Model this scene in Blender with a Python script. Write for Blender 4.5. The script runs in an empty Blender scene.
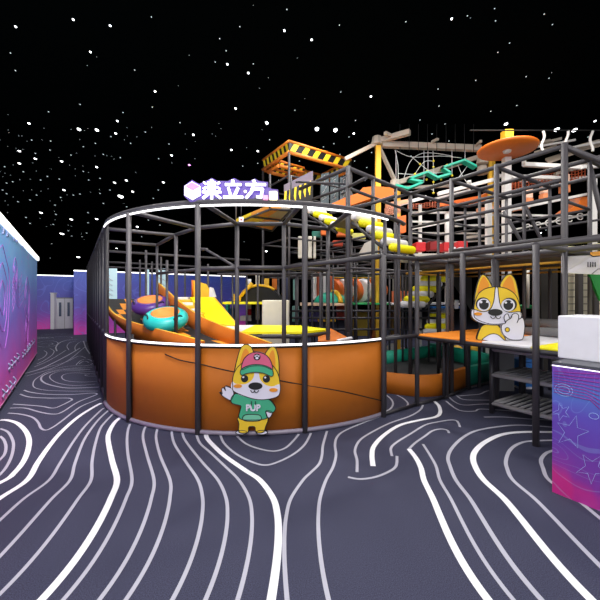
import bpy, bmesh, math, random
from mathutils import Vector, Matrix
R = random.Random(7)
S = bpy.context.scene; C = S.collection
F = 350.0; EYE = 1.75; HY = 298.0
V = Vector
def P(x, y, d): return V(((x-300)*d/F, d, EYE+(HY-y)*d/F))
def G(x, y, z=0.0):
    d = (EYE-z)*F/(y-HY); return V(((x-300)*d/F, d, z))
A = V((-.5425, .840, 0)); B = V((.840, .5425, 0)); O = V((1.25, 5.2, 0))
def W(a, b, z): return O + A*a + B*b + V((0, 0, z))

# ---------------------------------------------------------------- materials
def lin(c):
    c = c/255; return c/12.92 if c <= .04045 else ((c+.055)/1.055)**2.4
def col(r, g, b): return (lin(r), lin(g), lin(b), 1)
MATS = {}
def mat(name, c, rough=.5, metal=0, emit=0, noise=.06, scale=9, bump=0):
    if name in MATS: return MATS[name]
    m = bpy.data.materials.new(name); m.use_nodes = True; nt = m.node_tree
    b = nt.nodes['Principled BSDF']; c = col(*c)
    b.inputs['Roughness'].default_value = rough; b.inputs['Metallic'].default_value = metal
    if noise:
        tc = nt.nodes.new('ShaderNodeTexCoord'); n = nt.nodes.new('ShaderNodeTexNoise'); n.inputs['Scale'].default_value = scale
        n.inputs['Detail'].default_value = 3
        nt.links.new(tc.outputs['Object'], n.inputs['Vector'])
        mx = nt.nodes.new('ShaderNodeMix'); mx.data_type = 'RGBA'
        mx.inputs[6].default_value = tuple(v*(1-noise) for v in c[:3])+(1,); mx.inputs[7].default_value = tuple(min(1, v*(1+noise)) for v in c[:3])+(1,)
        nt.links.new(n.outputs['Fac'], mx.inputs[0]); nt.links.new(mx.outputs[2], b.inputs['Base Color'])
        if bump:
            bp = nt.nodes.new('ShaderNodeBump'); bp.inputs['Strength'].default_value = bump; bp.inputs['Distance'].default_value = .01
            nt.links.new(n.outputs['Fac'], bp.inputs['Height']); nt.links.new(bp.outputs['Normal'], b.inputs['Normal'])
    else: b.inputs['Base Color'].default_value = c
    if emit:
        b.inputs['Emission Color'].default_value = c; b.inputs['Emission Strength'].default_value = emit
    MATS[name] = m; return m
PIPE = mat('pipe foam', (64, 61, 66), .55, bump=.1)
PIPE2 = mat('dark pipe', (46, 44, 50), .5)
ORANGE = mat('orange panel', (182, 100, 8), .7)
ORANGE_SLIDE = mat('orange slide', (200, 104, 8), .55)
YEL = mat('yellow vinyl', (255, 240, 0), .5)
YEL2 = mat('warm yellow', (244, 190, 40), .45)
WHITE = mat('white vinyl', (228, 226, 232), .5)
CREAM = mat('cream paint', (214, 208, 196), .5)
TEAL = mat('teal vinyl', (20, 150, 125), .45)
TEAL2 = mat('teal rubber', (40, 190, 185), .35)
PURPLE = mat('purple rubber', (88, 50, 140), .35)
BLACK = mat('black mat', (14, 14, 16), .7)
NETB = mat('black net', (34, 34, 38), .8)
RED = mat('red vinyl', (205, 30, 38), .45)
BLUE = mat('blue vinyl', (30, 110, 190), .45)
GREEN = mat('green vinyl', (30, 165, 90), .45)
GREYP = mat('grey panel', (120, 120, 122), .6)
LED = mat('white led strip', (255, 255, 255), .4, emit=1.6, noise=0)
STAR = mat('star lamp', (250, 252, 255), .4, emit=5, noise=0)
STARS = mat('faint star lamp', (190, 205, 210), .4, emit=1.1, noise=0)
STARP = mat('pink star lamp', (240, 150, 240), .4, emit=4, noise=0)
RIMM = mat('rim metal', (142, 134, 150), .4, .2)

# ---------------------------------------------------------------- mesh helpers
class MB:
    def __init__(s): s.bm = bmesh.new(); s.mats = []
    def mi(s, m):
        if m is None: return 0
        if m not in s.mats: s.mats.append(m)
        return s.mats.index(m)
    def face(s, vs, m=None, smooth=False):
        try: f = s.bm.faces.new(vs)
        except ValueError: return
        f.material_index = s.mi(m); f.smooth = smooth
    def tube(s, pts, r, m=None, seg=8, closed=False, flat=None):
        pts = [V(p) for p in pts]; n = len(pts); rings = []
        rr = r if isinstance(r, (list, tuple)) else [r]*n
        up = None
        for i, p in enumerate(pts):
            if closed: t = pts[(i+1) % n]-pts[i-1]
            else: t = pts[min(i+1, n-1)]-pts[max(i-1, 0)]
            t.normalize()
            if up is None: up = V((0, 0, 1)) if abs(t.z) < .9 else V((0, 1, 0))
            u = up-t*up.dot(t)
            if u.length < 1e-4: u = t.orthogonal()
            u.normalize(); w = t.cross(u)
            rings.append([s.bm.verts.new(p+(u*math.cos(k*math.tau/seg)*(flat or 1)+w*math.sin(k*math.tau/seg))*rr[i]) for k in range(seg)])
            up = u
        for i in range(n if closed else n-1):
            a, b = rings[i], rings[(i+1) % n]
            for k in range(seg): s.face([a[k], a[(k+1) % seg], b[(k+1) % seg], b[k]], m, True)
        if not closed: s.face(rings[0][::-1], m); s.face(rings[-1], m)
        return s
    def capsule(s, p, q, r, m=None, seg=14):
        p, q = V(p), V(q); t = (q-p).normalized(); L = (q-p).length; pts = []; rs = []
        for k in range(6):
            a = k/5*math.pi/2; pts.append(p+t*r*.8*(1-math.cos(a))); rs.append(max(.002, r*math.sin(a)))
        for k in range(6):
            a = math.pi/2-k/5*math.pi/2; pts.append(q-t*r*.8*(1-math.cos(a))); rs.append(max(.002, r*math.sin(a)))
        return s.tube(pts, rs, m, seg)
    def box(s, o, ux, uy, uz, m=None):
        o, ux, uy, uz = V(o), V(ux), V(uy), V(uz)
        v = [s.bm.verts.new(o+ux*i+uy*j+uz*k) for k in (0, 1) for j in (0, 1) for i in (0, 1)]
        for f in ((0, 2, 3, 1), (4, 5, 7, 6), (0, 1, 5, 4), (2, 6, 7, 3), (0, 4, 6, 2), (1, 3, 7, 5)): s.face([v[i] for i in f], m)
        return s
    def prism(s, poly, ext, m=None, mside=None):
        poly = [V(p) for p in poly]; ext = V(ext)
        a = [s.bm.verts.new(p) for p in poly]; b = [s.bm.verts.new(p+ext) for p in poly]; n = len(a)
        s.face(a[::-1], m); s.face(b, m)
        for i in range(n): s.face([a[i], a[(i+1) % n], b[(i+1) % n], b[i]], mside or m)
        return s
    def lathe(s, prof, m=None, seg=24, mf=None):
        rings = [[s.bm.verts.new((r*math.cos(k*math.tau/seg), r*math.sin(k*math.tau/seg), z)) for k in range(seg)] for r, z in prof]
        for i in range(len(rings)-1):
            for k in range(seg):
                s.face([rings[i][k], rings[i][(k+1) % seg], rings[i+1][(k+1) % seg], rings[i+1][k]], mf(i, k) if mf else m, True)
        return s
    def xf(s, M): bmesh.ops.transform(s.bm, matrix=M, verts=s.bm.verts); return s
    def build(s, name, m=None, parent=None, bevel=0):
        bmesh.ops.recalc_face_normals(s.bm, faces=s.bm.faces)
        if bevel:
            es = [e for e in s.bm.edges if len(e.link_faces) == 2 and e.calc_face_angle(0) > .6]
            bmesh.ops.bevel(s.bm, geom=es, offset=bevel, segments=2, affect='EDGES', profile=.5)
        me = bpy.data.meshes.new(name); s.bm.to_mesh(me); s.bm.free()
        for k in (s.mats or [m]): me.materials.append(k)
        if m is not None and s.mats and m not in s.mats: me.materials.append(m)
        o = bpy.data.objects.new(name, me); C.objects.link(o)
        if parent is not None:
            o.parent = parent; o.matrix_parent_inverse = Matrix.LocRotScale(parent.location, parent.rotation_euler, None).inverted()
        return o
def tag(o, label, cat, group=None, kind=None):
    if label: o['label'] = label
    if cat: o['category'] = cat
    if group: o['group'] = group
    if kind: o['kind'] = kind
    return o
def thing(name, label, cat, loc, group=None):
    o = bpy.data.objects.new(name, None); o.empty_display_size = .1; C.objects.link(o); o.location = V(loc); return tag(o, label, cat, group)
def struct(o): o['kind'] = 'structure'; return o
def T(pts, r=.036, seg=8): return MB().tube(pts, r, None, seg)
def post(par, x, y, z0, z1, r=.038, m=PIPE, name='post'):
    return T([(x, y, z0), (x, y, z1)], r).build(name, m, par)
def beam(par, p, q, r=.033, m=PIPE, name='beam'): return T([p, q], r).build(name, m, par)
def smooth(pts, n=5, closed=False):
    pts = [V(p) for p in pts]; out = []; L = len(pts)
    rng = range(L if closed else L-1)
    for i in rng:
        if closed: p0, p1, p2, p3 = pts[i-1], pts[i], pts[(i+1) % L], pts[(i+2) % L]
        else: p0, p1, p2, p3 = pts[max(i-1, 0)], pts[i], pts[i+1], pts[min(i+2, L-1)]
        for k in range(n):
            t = k/n; out.append(.5*((2*p1)+(p2-p0)*t+(2*p0-5*p1+4*p2-p3)*t*t+(3*p1-p0-3*p2+p3)*t**3))
    if not closed: out.append(pts[-1])
    return out
def txt(s, size, ext, off=0):
    cu = bpy.data.curves.new('t', 'FONT'); cu.body = s; cu.size = size; cu.extrude = ext; cu.offset = off; cu.align_x = 'CENTER'; cu.align_y = 'CENTER'
    ob = bpy.data.objects.new('t', cu); C.objects.link(ob); dg = bpy.context.evaluated_depsgraph_get()
    me = bpy.data.meshes.new_from_object(ob.evaluated_get(dg)); bpy.data.objects.remove(ob); return me
def meshobj(name, me, m, parent, M):
    me.transform(M); me.materials.clear(); me.materials.append(m)
    o = bpy.data.objects.new(name, me); C.objects.link(o)
    if parent is not None: o.parent = parent; o.matrix_parent_inverse = Matrix.LocRotScale(parent.location, parent.rotation_euler, None).inverted()
    return o

# ---------------------------------------------------------------- camera, world, lamps
cam = bpy.data.cameras.new('camera'); co = bpy.data.objects.new('camera', cam); C.objects.link(co)
co.location = (0, 0, EYE); co.rotation_euler = (math.pi/2, 0, 0); cam.sensor_width = 36; cam.lens = 36*F/600; cam.shift_y = -2/600; cam.clip_end = 200
S.camera = co
w = bpy.data.worlds.new('world'); S.world = w; w.use_nodes = True
w.node_tree.nodes['Background'].inputs[0].default_value = (.95, .95, 1, 1); w.node_tree.nodes['Background'].inputs[1].default_value = 1.0
S.view_settings.view_transform = 'Standard'; S.view_settings.look = 'None'; S.view_settings.exposure = 0; S.view_settings.gamma = 1
def lamp(kind, name, loc, e, size=.3, tgt=None, c=(1, .97, .93), sy=None):
    l = bpy.data.lights.new(name, kind); l.energy = e; l.color = c
    if kind == 'AREA':
        l.size = size
        if sy: l.shape = 'RECTANGLE'; l.size_y = sy
    elif kind == 'SPOT': l.shadow_soft_size = size; l.spot_size = 1.7 if name == 'wall_fill_spot' else 2.5; l.spot_blend = .6
    else: l.shadow_soft_size = size
    o = bpy.data.objects.new(name, l); C.objects.link(o); o.location = loc
    if tgt is not None: o.rotation_euler = (V(tgt)-V(loc)).to_track_quat('-Z', 'Y').to_euler()
    return o
CZ = 6.8
lamp('AREA', 'fill_area', (-1, -2.5, 6.0), 520, 7, (0, 7, 1), sy=3)  # added fill from behind the camera, out of view
lamp('AREA', 'fill_area', (0, 4.2, 6.7), 230, 5, (0, 5, 0), sy=2)  # added overhead fill, unseen above the frame
lamp('SPOT', 'wall_fill_spot', (-1.2, 3.2, CZ-.15), 1400, .2, (-6, 7, 1.8))  # added spot without a fixture, brightens the left mural
lamp('SPOT', 'wall_fill_spot', (-6.5, 12.5, CZ-.15), 500, .2, (-8, 19, 1.6))  # added spot without a fixture, brightens the back partitions
lamp('SPOT', 'wall_fill_spot', (6.6, 2.6, CZ-.15), 900, .6, (6.2, 7.4, 1.5))  # added spot without a fixture, brightens the slat wall
for (x, y, e) in ((-8, 13, 300), (-4.5, 9.5, 200), (4.5, 7.2, 430), (1.8, 7.5, 420), (-1.2, 6.3, 260), (.5, 8.6, 260), (3, 12, 350), (7, 13, 350), (-12, 17, 260), (-1, 14, 200)):
    lamp('SPOT', 'overhead_fill_spot', (x, y, CZ-.15), e, .12, (x, y, 0))  # added downward fill over the frames, no fixtures modelled

# ---------------------------------------------------------------- setting
def mural(name, zlo, zhi, stops, line=(150, 190, 255), scale=1.1, amt=.4):
    m = bpy.data.materials.new(name); m.use_nodes = True; nt = m.node_tree; N = nt.nodes; L = nt.links; b = N['Principled BSDF']
    b.inputs['Roughness'].default_value = .45
    tc = N.new('ShaderNodeTexCoord'); sp = N.new('ShaderNodeSeparateXYZ'); L.new(tc.outputs['Object'], sp.inputs[0])
    no = N.new('ShaderNodeTexNoise'); no.inputs['Scale'].default_value = scale; no.inputs['Detail'].default_value = 2; no.inputs['Distortion'].default_value = .6
    L.new(tc.outputs['Object'], no.inputs['Vector'])
    mr = N.new('ShaderNodeMapRange'); mr.inputs[1].default_value = zlo; mr.inputs[2].default_value = zhi; L.new(sp.outputs[2], mr.inputs[0])
    ad = N.new('ShaderNodeMath'); ad.operation = 'MULTIPLY_ADD'; L.new(no.outputs['Fac'], ad.inputs[0]); ad.inputs[1].default_value = .4; L.new(mr.outputs[0], ad.inputs[2])
    su = N.new('ShaderNodeMath'); su.operation = 'SUBTRACT'; L.new(ad.outputs[0], su.inputs[0]); su.inputs[1].default_value = .2
    cr = N.new('ShaderNodeValToRGB'); L.new(su.outputs[0], cr.inputs[0]); e = cr.color_ramp.elements
    e[0].position = stops[0][0]; e[0].color = col(*stops[0][1]); e[1].position = stops[-1][0]; e[1].color = col(*stops[-1][1])
    for p, c in stops[1:-1]: k = e.new(p); k.color = col(*c)
    # contour line art
    n2 = N.new('ShaderNodeTexNoise'); n2.inputs['Scale'].default_value = scale*.8; n2.inputs['Detail'].default_value = 1; n2.inputs['Distortion'].default_value = 1.2; L.new(tc.outputs['Object'], n2.inputs['Vector'])
    mu = N.new('ShaderNodeMath'); mu.operation = 'MULTIPLY'; mu.inputs[1].default_value = 14; L.new(n2.outputs['Fac'], mu.inputs[0])
    fr = N.new('ShaderNodeMath'); fr.operation = 'FRACT'; L.new(mu.outputs[0], fr.inputs[0])
    lt = N.new('ShaderNodeMath'); lt.operation = 'LESS_THAN'; lt.inputs[1].default_value = .1; L.new(fr.outputs[0], lt.inputs[0])
    m4 = N.new('ShaderNodeMath'); m4.operation = 'MULTIPLY'; m4.inputs[1].default_value = amt; L.new(lt.outputs[0], m4.inputs[0])
    mx = N.new('ShaderNodeMix'); mx.data_type = 'RGBA'; L.new(m4.outputs[0], mx.inputs[0]); L.new(cr.outputs[0], mx.inputs[6]); mx.inputs[7].default_value = col(*line)
    L.new(mx.outputs[2], b.inputs['Base Color']); return m
MUR_L = mural('left mural', 0, 2.9, [(0, (245, 80, 170)), (.22, (206, 96, 205)), (.5, (132, 118, 222)), (.78, (110, 165, 236)), (1, (125, 188, 240))], (200, 120, 230), 1.0)
MUR_B = mural('back mural', 0, 3.0, [(0, (225, 70, 190)), (.25, (150, 70, 190)), (.55, (92, 86, 190)), (1, (70, 96, 200))], (110, 130, 230), .7)
MUR_R = mural('counter mural', .1, 1.2, [(0, (190, 40, 130)), (.12, (130, 50, 155)), (.3, (100, 58, 165)), (.6, (92, 76, 182)), (.78, (80, 120, 200)), (.9, (100, 84, 185)), (1, (120, 56, 165))], (150, 190, 240), 2, .16)

fl = bpy.data.materials.new('carpet'); fl.use_nodes = True; nt = fl.node_tree; b = nt.nodes['Principled BSDF']; b.inputs['Roughness'].default_value = .85
tc = nt.nodes.new('ShaderNodeTexCoord'); n = nt.nodes.new('ShaderNodeTexNoise'); n.inputs['Scale'].default_value = 160; n.inputs['Detail'].default_value = 2
nt.links.new(tc.outputs['Object'], n.inputs[0]); cr = nt.nodes.new('ShaderNodeValToRGB'); nt.links.new(n.outputs['Fac'], cr.inputs[0])
cr.color_ramp.elements[0].position = .3; cr.color_ramp.elements[0].color = col(27, 29, 48); cr.color_ramp.elements[1].position = .7; cr.color_ramp.elements[1].color = col(68, 70, 98)
nt.links.new(cr.outputs[0], b.inputs['Base Color'])
struct(MB().box((-40, -2, -.1), (62, 0, 0), (0, 50, 0), (0, 0, .1)).build('floor', fl))
CEIL = mat('ceiling black', (4, 7, 8), 1, noise=0); CEIL.node_tree.nodes['Principled BSDF'].inputs['Specular IOR Level'].default_value = 0
struct(MB().box((-40, -2, CZ), (62, 0, 0), (0, 50, 0), (0, 0, .1)).build('ceiling', CEIL))
struct(MB().box((-40, 48, 0), (62, 0, 0), (0, .1, 0), (0, 0, CZ)).build('wall_back', CEIL))
struct(MB().box((22, -2, 0), (.1, 0, 0), (0, 50, 0), (0, 0, CZ)).build('wall_right', CEIL))
struct(MB().box((-40, -2, 0), (.1, 0, 0), (0, 50, 0), (0, 0, CZ)).build('wall_far_left', CEIL))
# left mural partition
p0 = V((-7.8, 10.38, 0)); Ln = 10.2
wl = MB().box(p0, -A*Ln, -B*.35, (0, 0, 2.86)); 
wl.bm.verts.ensure_lookup_table()
for v in wl.bm.verts:
    if v.co.z < .01: v.co.z = .12
struct(wl.build('wall_left', MUR_L))
struct(MB().box(p0-B*.04-A*.03, -A*(Ln-.05), -B*.28, (0, 0, .12)).build('baseboard_left', BLACK))
struct(MB().box(p0+A*.05+B*.05+V((0, 0, 2.86)), -A*(Ln+.1), -B*.45, (0, 0, .1)).build('trim_1', LED))
struct(MB().box(p0+A*.02+B*.004+V((0, 0, .12)), -A*Ln, -B*.02, (0, 0, .02)).build('trim_2', mat('pink trim', (235, 160, 210), .5)))
def onleft(x, y):
    k = (x-300)/F; # p0 - A t, X = k Y
    t = (p0.x-k*p0.y)/(A.x-k*A.y); q = p0-A*t; return V((q.x, q.y, EYE+(HY-y)*q.y/F))+B*.008
# pale glyph strokes and arrow rows printed on the left mural
MLINE = mat('mural white print', (190, 200, 240), .5); MPINK = mat('mural pink print', (190, 108, 212), .5); MBLU = mat('mural blue print', (110, 120, 225), .5)
g = MB()
for gx, gy in ((2, 229), (6, 232), (13, 237), (16, 239), (22, 244), (25, 246), (28, 248)):
    h = 5-.09*gx; wd = 1.3-.02*gx
    for dx0, dx1 in ((0, wd*.6), (wd*1.2, wd*.6)):
        g.tube([onleft(gx+dx0, gy+h), onleft(gx+dx1, gy-h*.3)], .012, None, 5, flat=1)
for row, (bx, by, s) in enumerate(((2, 395, 1.6), (8, 368, 1.3), (22, 356, 1.0), (27, 349, .9))):
    for k in range(4):
        x = bx+k*2.3*s; y = by-k*2.6*s
        g.tube([onleft(x, y-3.4*s), onleft(x+1.6*s, y-1.6*s), onleft(x, y+1.2*s), onleft(x+1.2*s, y+3*s)], .010, None, 5)
struct(g.build('wall_left_print', MLINE))
g = MB()
def lp(u, z): return p0-A*u+V((0, 0, z))+B*.004          # u metres from the far end, z up
for u0, z0, r, n_ in ((6.0, 1.75, .75, 1), (6.0, 1.75, .5, 1), (6.0, 1.75, .25, 1), (2.6, 1.7, .5, 1), (2.6, 1.7, .32, 1), (2.7, .95, .34, 1), (2.7, .95, .2, 1), (4.6, 2.2, .28, 1), (4.6, 2.2, .14, 1)):
    g.tube([lp(u0+r*math.cos(t*.4)*(1+.12*math.sin(t*1.3)), z0+r*math.sin(t*.4)*(1+.1*math.cos(t*1.7))) for t in range(16)], .004, None, 5)
for k in range(6): g.tube([lp(3.6-k*.05, 2.25-k*.11), lp(4.1, 2.05-k*.1), lp(4.6, 2.2-k*.1), lp(5.0, 2.0-k*.1)], .003, None, 5)
struct(g.build('wall_left_drawing', MPINK))
# back partitions and door
q0 = V((-10.7, 16.55, 0)); q1 = V((-13.2, 20.4, 0))
struct(MB().box(q0, B*8.8, A*.25, (0, 0, 3.02)).build('wall_back_near', MUR_B))
struct(MB().box(q0+V((0, 0, 3.02)), B*8.8, A*.25, (0, 0, .06)).build('trim_3', LED))
struct(MB().box(q0+A*.25, A*4.3, B*.2, (0, 0, 3.02)).build('wall_back_side', MUR_B))
struct(MB().box(q1-B*5+A*.03, B*5.2, A*.25, (0, 0, 3.0)).build('wall_back_far', MUR_B))
struct(MB().box(q1-B*5+A*.03+V((0, 0, 3.0)), B*5.2, A*.25, (0, 0, .06)).build('trim_4', LED))
dr = thing('double_door', 'pale grey double door with narrow glass panes in the purple back wall', 'door', q1-B*.05, None); del dr['label']; del dr['category']; dr.name = 'door_1'; dr['kind'] = 'structure'
LG = mat('door grey', (205, 205, 214), .5); GL = mat('pane dark', (70, 84, 110), .2)
MB().box(q1-B*.86-A*.04, B*.84, -A*.03, (0, 0, 1.78)).build('door_frame', GREYP, dr)
for k in (0, 1):
    lf = MB().box(q1-B*(.42+.4*k)-A*.07, B*.38, -A*.03, (0, 0, 1.72)).build('door_leaf', LG, dr)
    MB().box(q1-B*(.30+.4*k)-A*.10, B*.12, -A*.015, (0, 0, .8)).xf(Matrix.Translation((0, 0, .7))).build('door_pane', GL, dr)
pl = G(53.5, 329)
po = MB().box(pl-V((.1, .1, 0)), (.2, 0, 0), (0, .2, 0), (0, 0, 2.0), WHITE).box(pl-V((.12, .12, -2.0)), (.24, 0, 0), (0, .24, 0), (0, 0, .05), WHITE).build('gate_pillar', None)
tag(po, 'square white pillar standing beside the grey double door', 'pillar')
# pale blue panels on the back partition, brightened by an added glow
PALE = mat('pale blue panel', (198, 228, 238), .4, emit=.35)
def onback(x, y, off=.02):
    k = (x-300)/F; t = (q0.x-k*q0.y)/(k*B.y-B.x); q = q0+B*t; return V((q.x, q.y, EYE+(HY-y)*q.y/F))-A*off
i = 0
for x0, x1 in ((104.5, 117), (157, 168), (146, 149)):
    i += 1
    pn = MB().prism([onback(x0, 300), onback(x1, 300), onback(x1, 268.5), onback(x0, 268.5)], -A*.04).build('wall_panel_%d' % i, PALE); pn.name = 'pale_panel'
    tag(pn, ('wide pale blue panel with white zigzag lines on the back wall', 'pale blue panel on the back wall behind the slide sidewall', 'thin pale blue strip on the back wall between two panels')[i-1], 'wall panel')
    if i < 3:
        for k in range(5): T([onback(x0+1, 272+k*5, .07), onback(x0+5, 276+k*5, .07), onback(x0+3, 277.5+k*5, .07), onback(x0+8, 281+k*5, .07)], .022, 5).build('zigzag_line', WHITE, pn)

# ---------------------------------------------------------------- carpet contour lines
CW = .0145; TK = .027
lines = [
 (TK, [(0,420),(7,420),(17,423),(25,430),(29,439),(28,450),(23,462),(14,473),(5,480)]), (CW, [(0,428.5),(8,432),(13,441),(13,450),(10,460),(4,470),(-4,478)]),
 (TK, [(101,403),(92,408),(78,417),(62,431),(50,445),(38,462),(27,480)]), (CW, [(104,408),(100,411),(85,426),(73,442),(60,463),(49,480)]),
 (CW, [(110,409),(100,418),(91,429),(83,442),(75,463),(70,480)]), (CW, [(114,413),(106,421),(100,429),(95,445),(92,462),(91,480)]),
 (TK, [(121,417),(115,422),(110,430),(108,439),(112,460),(117,480)]), (CW, [(130,424),(128,430),(127,440),(128,455),(132,480)]),
 (CW, [(146,426),(144,430),(143,438),(147,455),(154,480)]), (CW, [(158,427),(156,437),(160,455),(170,480)]),
 (CW, [(172,430),(172,435),(175,445),(186,462),(198,480)]), (CW, [(182,431),(184,438),(190,447),(203,463),(218,480)]),
 (CW, [(196,433),(200,443),(210,452),(225,466),(239,480)]), (TK, [(206,434),(207,438),(213,445),(225,456),(245,470),(260,480)]),
 (CW, [(220,434),(224,443),(235,453),(250,461),(265,465),(280,461),(295,453),(305,444),(311,433)]), (CW, [(237,436),(245,443),(257,448),(273,451),(285,448),(293,441),(299,434)]),
 (CW, [(327,431),(323,445),(322,455),(319,464),(310,473),(303,480)]), (CW, [(380,416.5),(360,424),(344,431),(337,437),(335,445),(336,455),(333,467),(326,480)]),
 (CW, [(423,405),(420,410),(410,416),(390,423),(372,432),(360,440),(355,450),(357,460),(357,472)]), (TK, [(434,401),(439,406),(440,413),(435,417),(420,420),(400,425),(384,435),(374,446),(372,455),(373,466)]),
 (CW, [(392,456),(391,448),(397,442),(410,434),(425,425),(437,422),(450,420),(457,421),(460,427)]), (CW, [(408,450),(415,443),(425,436),(432,431),(440,429),(447,430),(449,433)]),
 (CW, [(397,456),(396,466),(388,472),(375,477),(360,479),(348,477)]), (TK, [(409,449),(416,458),(421,468),(424,480)]), (CW, [(423,444),(430,455),(436,466),(440,480)]),
 (CW*1.25, [(552,427),(520,425),(495,427),(475,431),(462,438),(452,448),(448,457),(450,466),(456,480)]), (TK*1.1, [(556,432),(520,432),(500,435),(485,442),(476,450),(473,458),(476,468),(484,480)]),
 (CW*1.25, [(560,440),(530,441),(518,444),(510,450),(506,460),(507,468),(513,480)]), (CW*1.25, [(560,449),(551,451),(545,454),(541,460),(543,468),(549,480)]),
 (CW, [(484,417),(505,417),(530,419),(552,420)]), (CW, [(446,401),(455,408),(463,411),(475,411),(480,409),(500,410),(540,413)]), (CW, [(448,396),(455,402),(465,405),(490,404),(540,407)]),
 (CW, [(456,395),(462,399),(475,400),(510,400)]), (CW, [(458,396),(470,395),(480,394),(487,391),(500,389)]),
 (CW, [(385,394),(391,399),(393,404),(390,409),(383,412)]), (CW, [(397,395),(404,399),(408,404),(404,409)]),
 (CW, [(20,394),(30,397),(50,398),(68,398),(72,399.5),(70,401),(62,405),(53,408),(40,406),(13,404)]),
 (CW, [(10,408),(25,408),(40,412),(53,414),(62,412),(78,402),(93,396),(97,394),(92,393),(70,394.5),(45,394),(30,392),(24,390)]),
 (CW, [(8,413),(20,414),(32,417),(38,422),(41,428),(46,430),(53,427),(63,420),(80,407),(95,400.5),(101,398)]),
 (CW, [(98,391),(67,391),(45,390),(34,387),(34,381),(40,376),(50,371),(72,368),(92,367.5)]), (TK, [(99,387),(70,388),(55,386),(45,383),(41,379),(44,375),(55,371),(72,369),(90,369.5)]),
 (CW, [(95,384),(75,385.5),(58,383),(50,378),(52,374),(62,371),(80,370.8),(95,372)]), (CW, [(97,381),(85,382),(68,381),(62,378),(64,374.5),(75,372.8),(95,374)]), (CW, [(96,376),(88,376),(85,374.8),(90,374.2)]),
 (CW, [(26,376),(50,369),(68,360.5),(80,351),(85,347)]), (TK, [(24,373.5),(40,369),(55,362),(70,354),(80,348)]), (CW, [(34,367),(48,361),(60,354),(66,350)]), (CW, [(37,364),(45,360),(52,355),(54,351),(50,348.5)]), (CW, [(38,360),(44,357),(47,353),(44,350.5)]),
 (TK, [(57,351),(56,347),(60,342.5),(68,340),(78,339)]), (CW, [(69,350),(67,346),(70,342.5),(76,341)]), (CW, [(76,351),(75,347),(79,342.5),(84,341)]), (TK, [(90,354),(86,348),(83.5,341)]),
 (CW, [(36,343),(45,341),(54,341),(58,343),(55,345.5),(45,347),(37,346)]), (CW, [(40,344),(50,343),(53,344),(48,345.5)]), (CW, [(42,338),(55,336.5),(70,337),(72,338)]), (CW, [(40,335.5),(54,334),(66,334)]),
 (CW, [(76,365),(80,361),(86,359),(92,361),(92,364),(84,366)]), (CW, [(79,364),(84,361),(89,362.5)]), (CW, [(30,372),(50,366.5),(66,362),(74,358),(80,356),(86,358)]), (CW, [(92,366),(70,366),(48,370)]),
 (CW, [(0,436),(4,440),(6,447),(4,455),(-3,462)]),
]
PAT = mat('carpet white line', (178, 178, 192), .8)
pb = MB(); PATT = mat('carpet bright line', (238, 238, 246), .8)
def ribbon(pts, wd):
    L = []; Rr = []
    for i, p in enumerate(pts):
        t = (pts[min(i+1, len(pts)-1)]-pts[max(i-1, 0)]); t.z = 0
        if t.length < 1e-6: return
        t.normalize(); nrm = V((-t.y, t.x, 0)); L.append(pb.bm.verts.new(p+nrm*wd)); Rr.append(pb.bm.verts.new(p-nrm*wd))
    for i in range(len(pts)-1): pb.face([L[i], L[i+1], Rr[i+1], Rr[i]], PATT if wd >= .016 and wd > CW*1.3 else PAT)
for j, (wd, pts) in enumerate(lines):
    g3 = [G(x, y, .003) for x, y in pts]
    if pts[-1][1] == 480:                       # carry the line on towards the viewer in one shared slow swing
        x0 = pts[-1][0]; sl = max(-1.2, min(1.2, (pts[-1][0]-pts[-2][0])/(pts[-1][1]-pts[-2][1])))
        for k in range(1, 9):
            dy = k*18
            g3.append(G(x0+sl*20*(1-math.exp(-dy/20))+(x0-290)*.0045*dy+16*math.sin(dy/55)*math.sin(x0/90), 480+dy, .003))
    for q in g3: q.z = .002+.0001*(j % 12)
    if max(p[1] for p in pts) < 404 and pts[0][0] < 130: wd *= .62
    ribbon(smooth(g3, 6), wd)
for cx, cy, n0 in ((-9, 18, 4), (-11.5, 15.5, 3)):
    for k in range(1, n0+1):
        ribbon(smooth([V((cx+(.16*k+.03*math.sin(t*2+k))*math.cos(t*math.tau/14)*1.5, cy-.2+(.1*k+.02*math.cos(t*3))*math.sin(t*math.tau/14), .0035)) for t in range(15)], 3), CW*.8)
struct(pb.build('floor_pattern', PAT))

# ---------------------------------------------------------------- star lamps
stars = [(l, 110, 3, t) for l, t in (('a', ()),)][:0]
raw = [(87,40,2),(237,58,3),(291,60,3),(58,123,2),(95,90,1),(152,93,1),(106,146,2),(150,120,1),(185,154,2),(213,135,1),(58,160,2),(14,170,1),(347,70,2),(333,80,1),(352,33,2),(436,66,1),(580,74,2),(515,136,2),(476,146,1),(310,133,1),(361,143,1),(290,171,2),(344,218,2),(379,211,2),(398,245,2),(362,259,4),(490,217,2),(178,207,1),(122,210,1),(142,199,1),(192,240,2),(182,262,1),(20,219,1),(20,251,1),(54,275,1),(123,308,2),(168,313,1),(214,328,2),(264,308,1),(264,338,1),(290,327,2),(160,343,1),(186,371,3),(205,362,1),(246,380,1),(260,369,1),(155,401,1),(151,477,1),(235,441,4),(350,415,2),(412,350,2),(520,278,1),(106,130,1),(250,110,1),(286,100,1),(250,184,1),(266,210,1),(300,205,1),(392,100,1),(540,38,1),(507,102,1),(420,295,1),(380,290,1),(330,240,1),(240,252,1),(220,255,1),(215,378,1),(90,270,1),(110,255,1),(70,185,1),(38,215,1),(8,240,1),(78,322,1),(90,340,1),(165,285,1),(300,250,1),(310,280,1),(475,240,1),(560,225,1),(590,250,1),(425,380,1),(445,330,1),(480,345,1),(540,420,1),(460,265,1)]
SS = [(x/3, 110+y/3, s) for x, y, s in raw]
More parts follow.
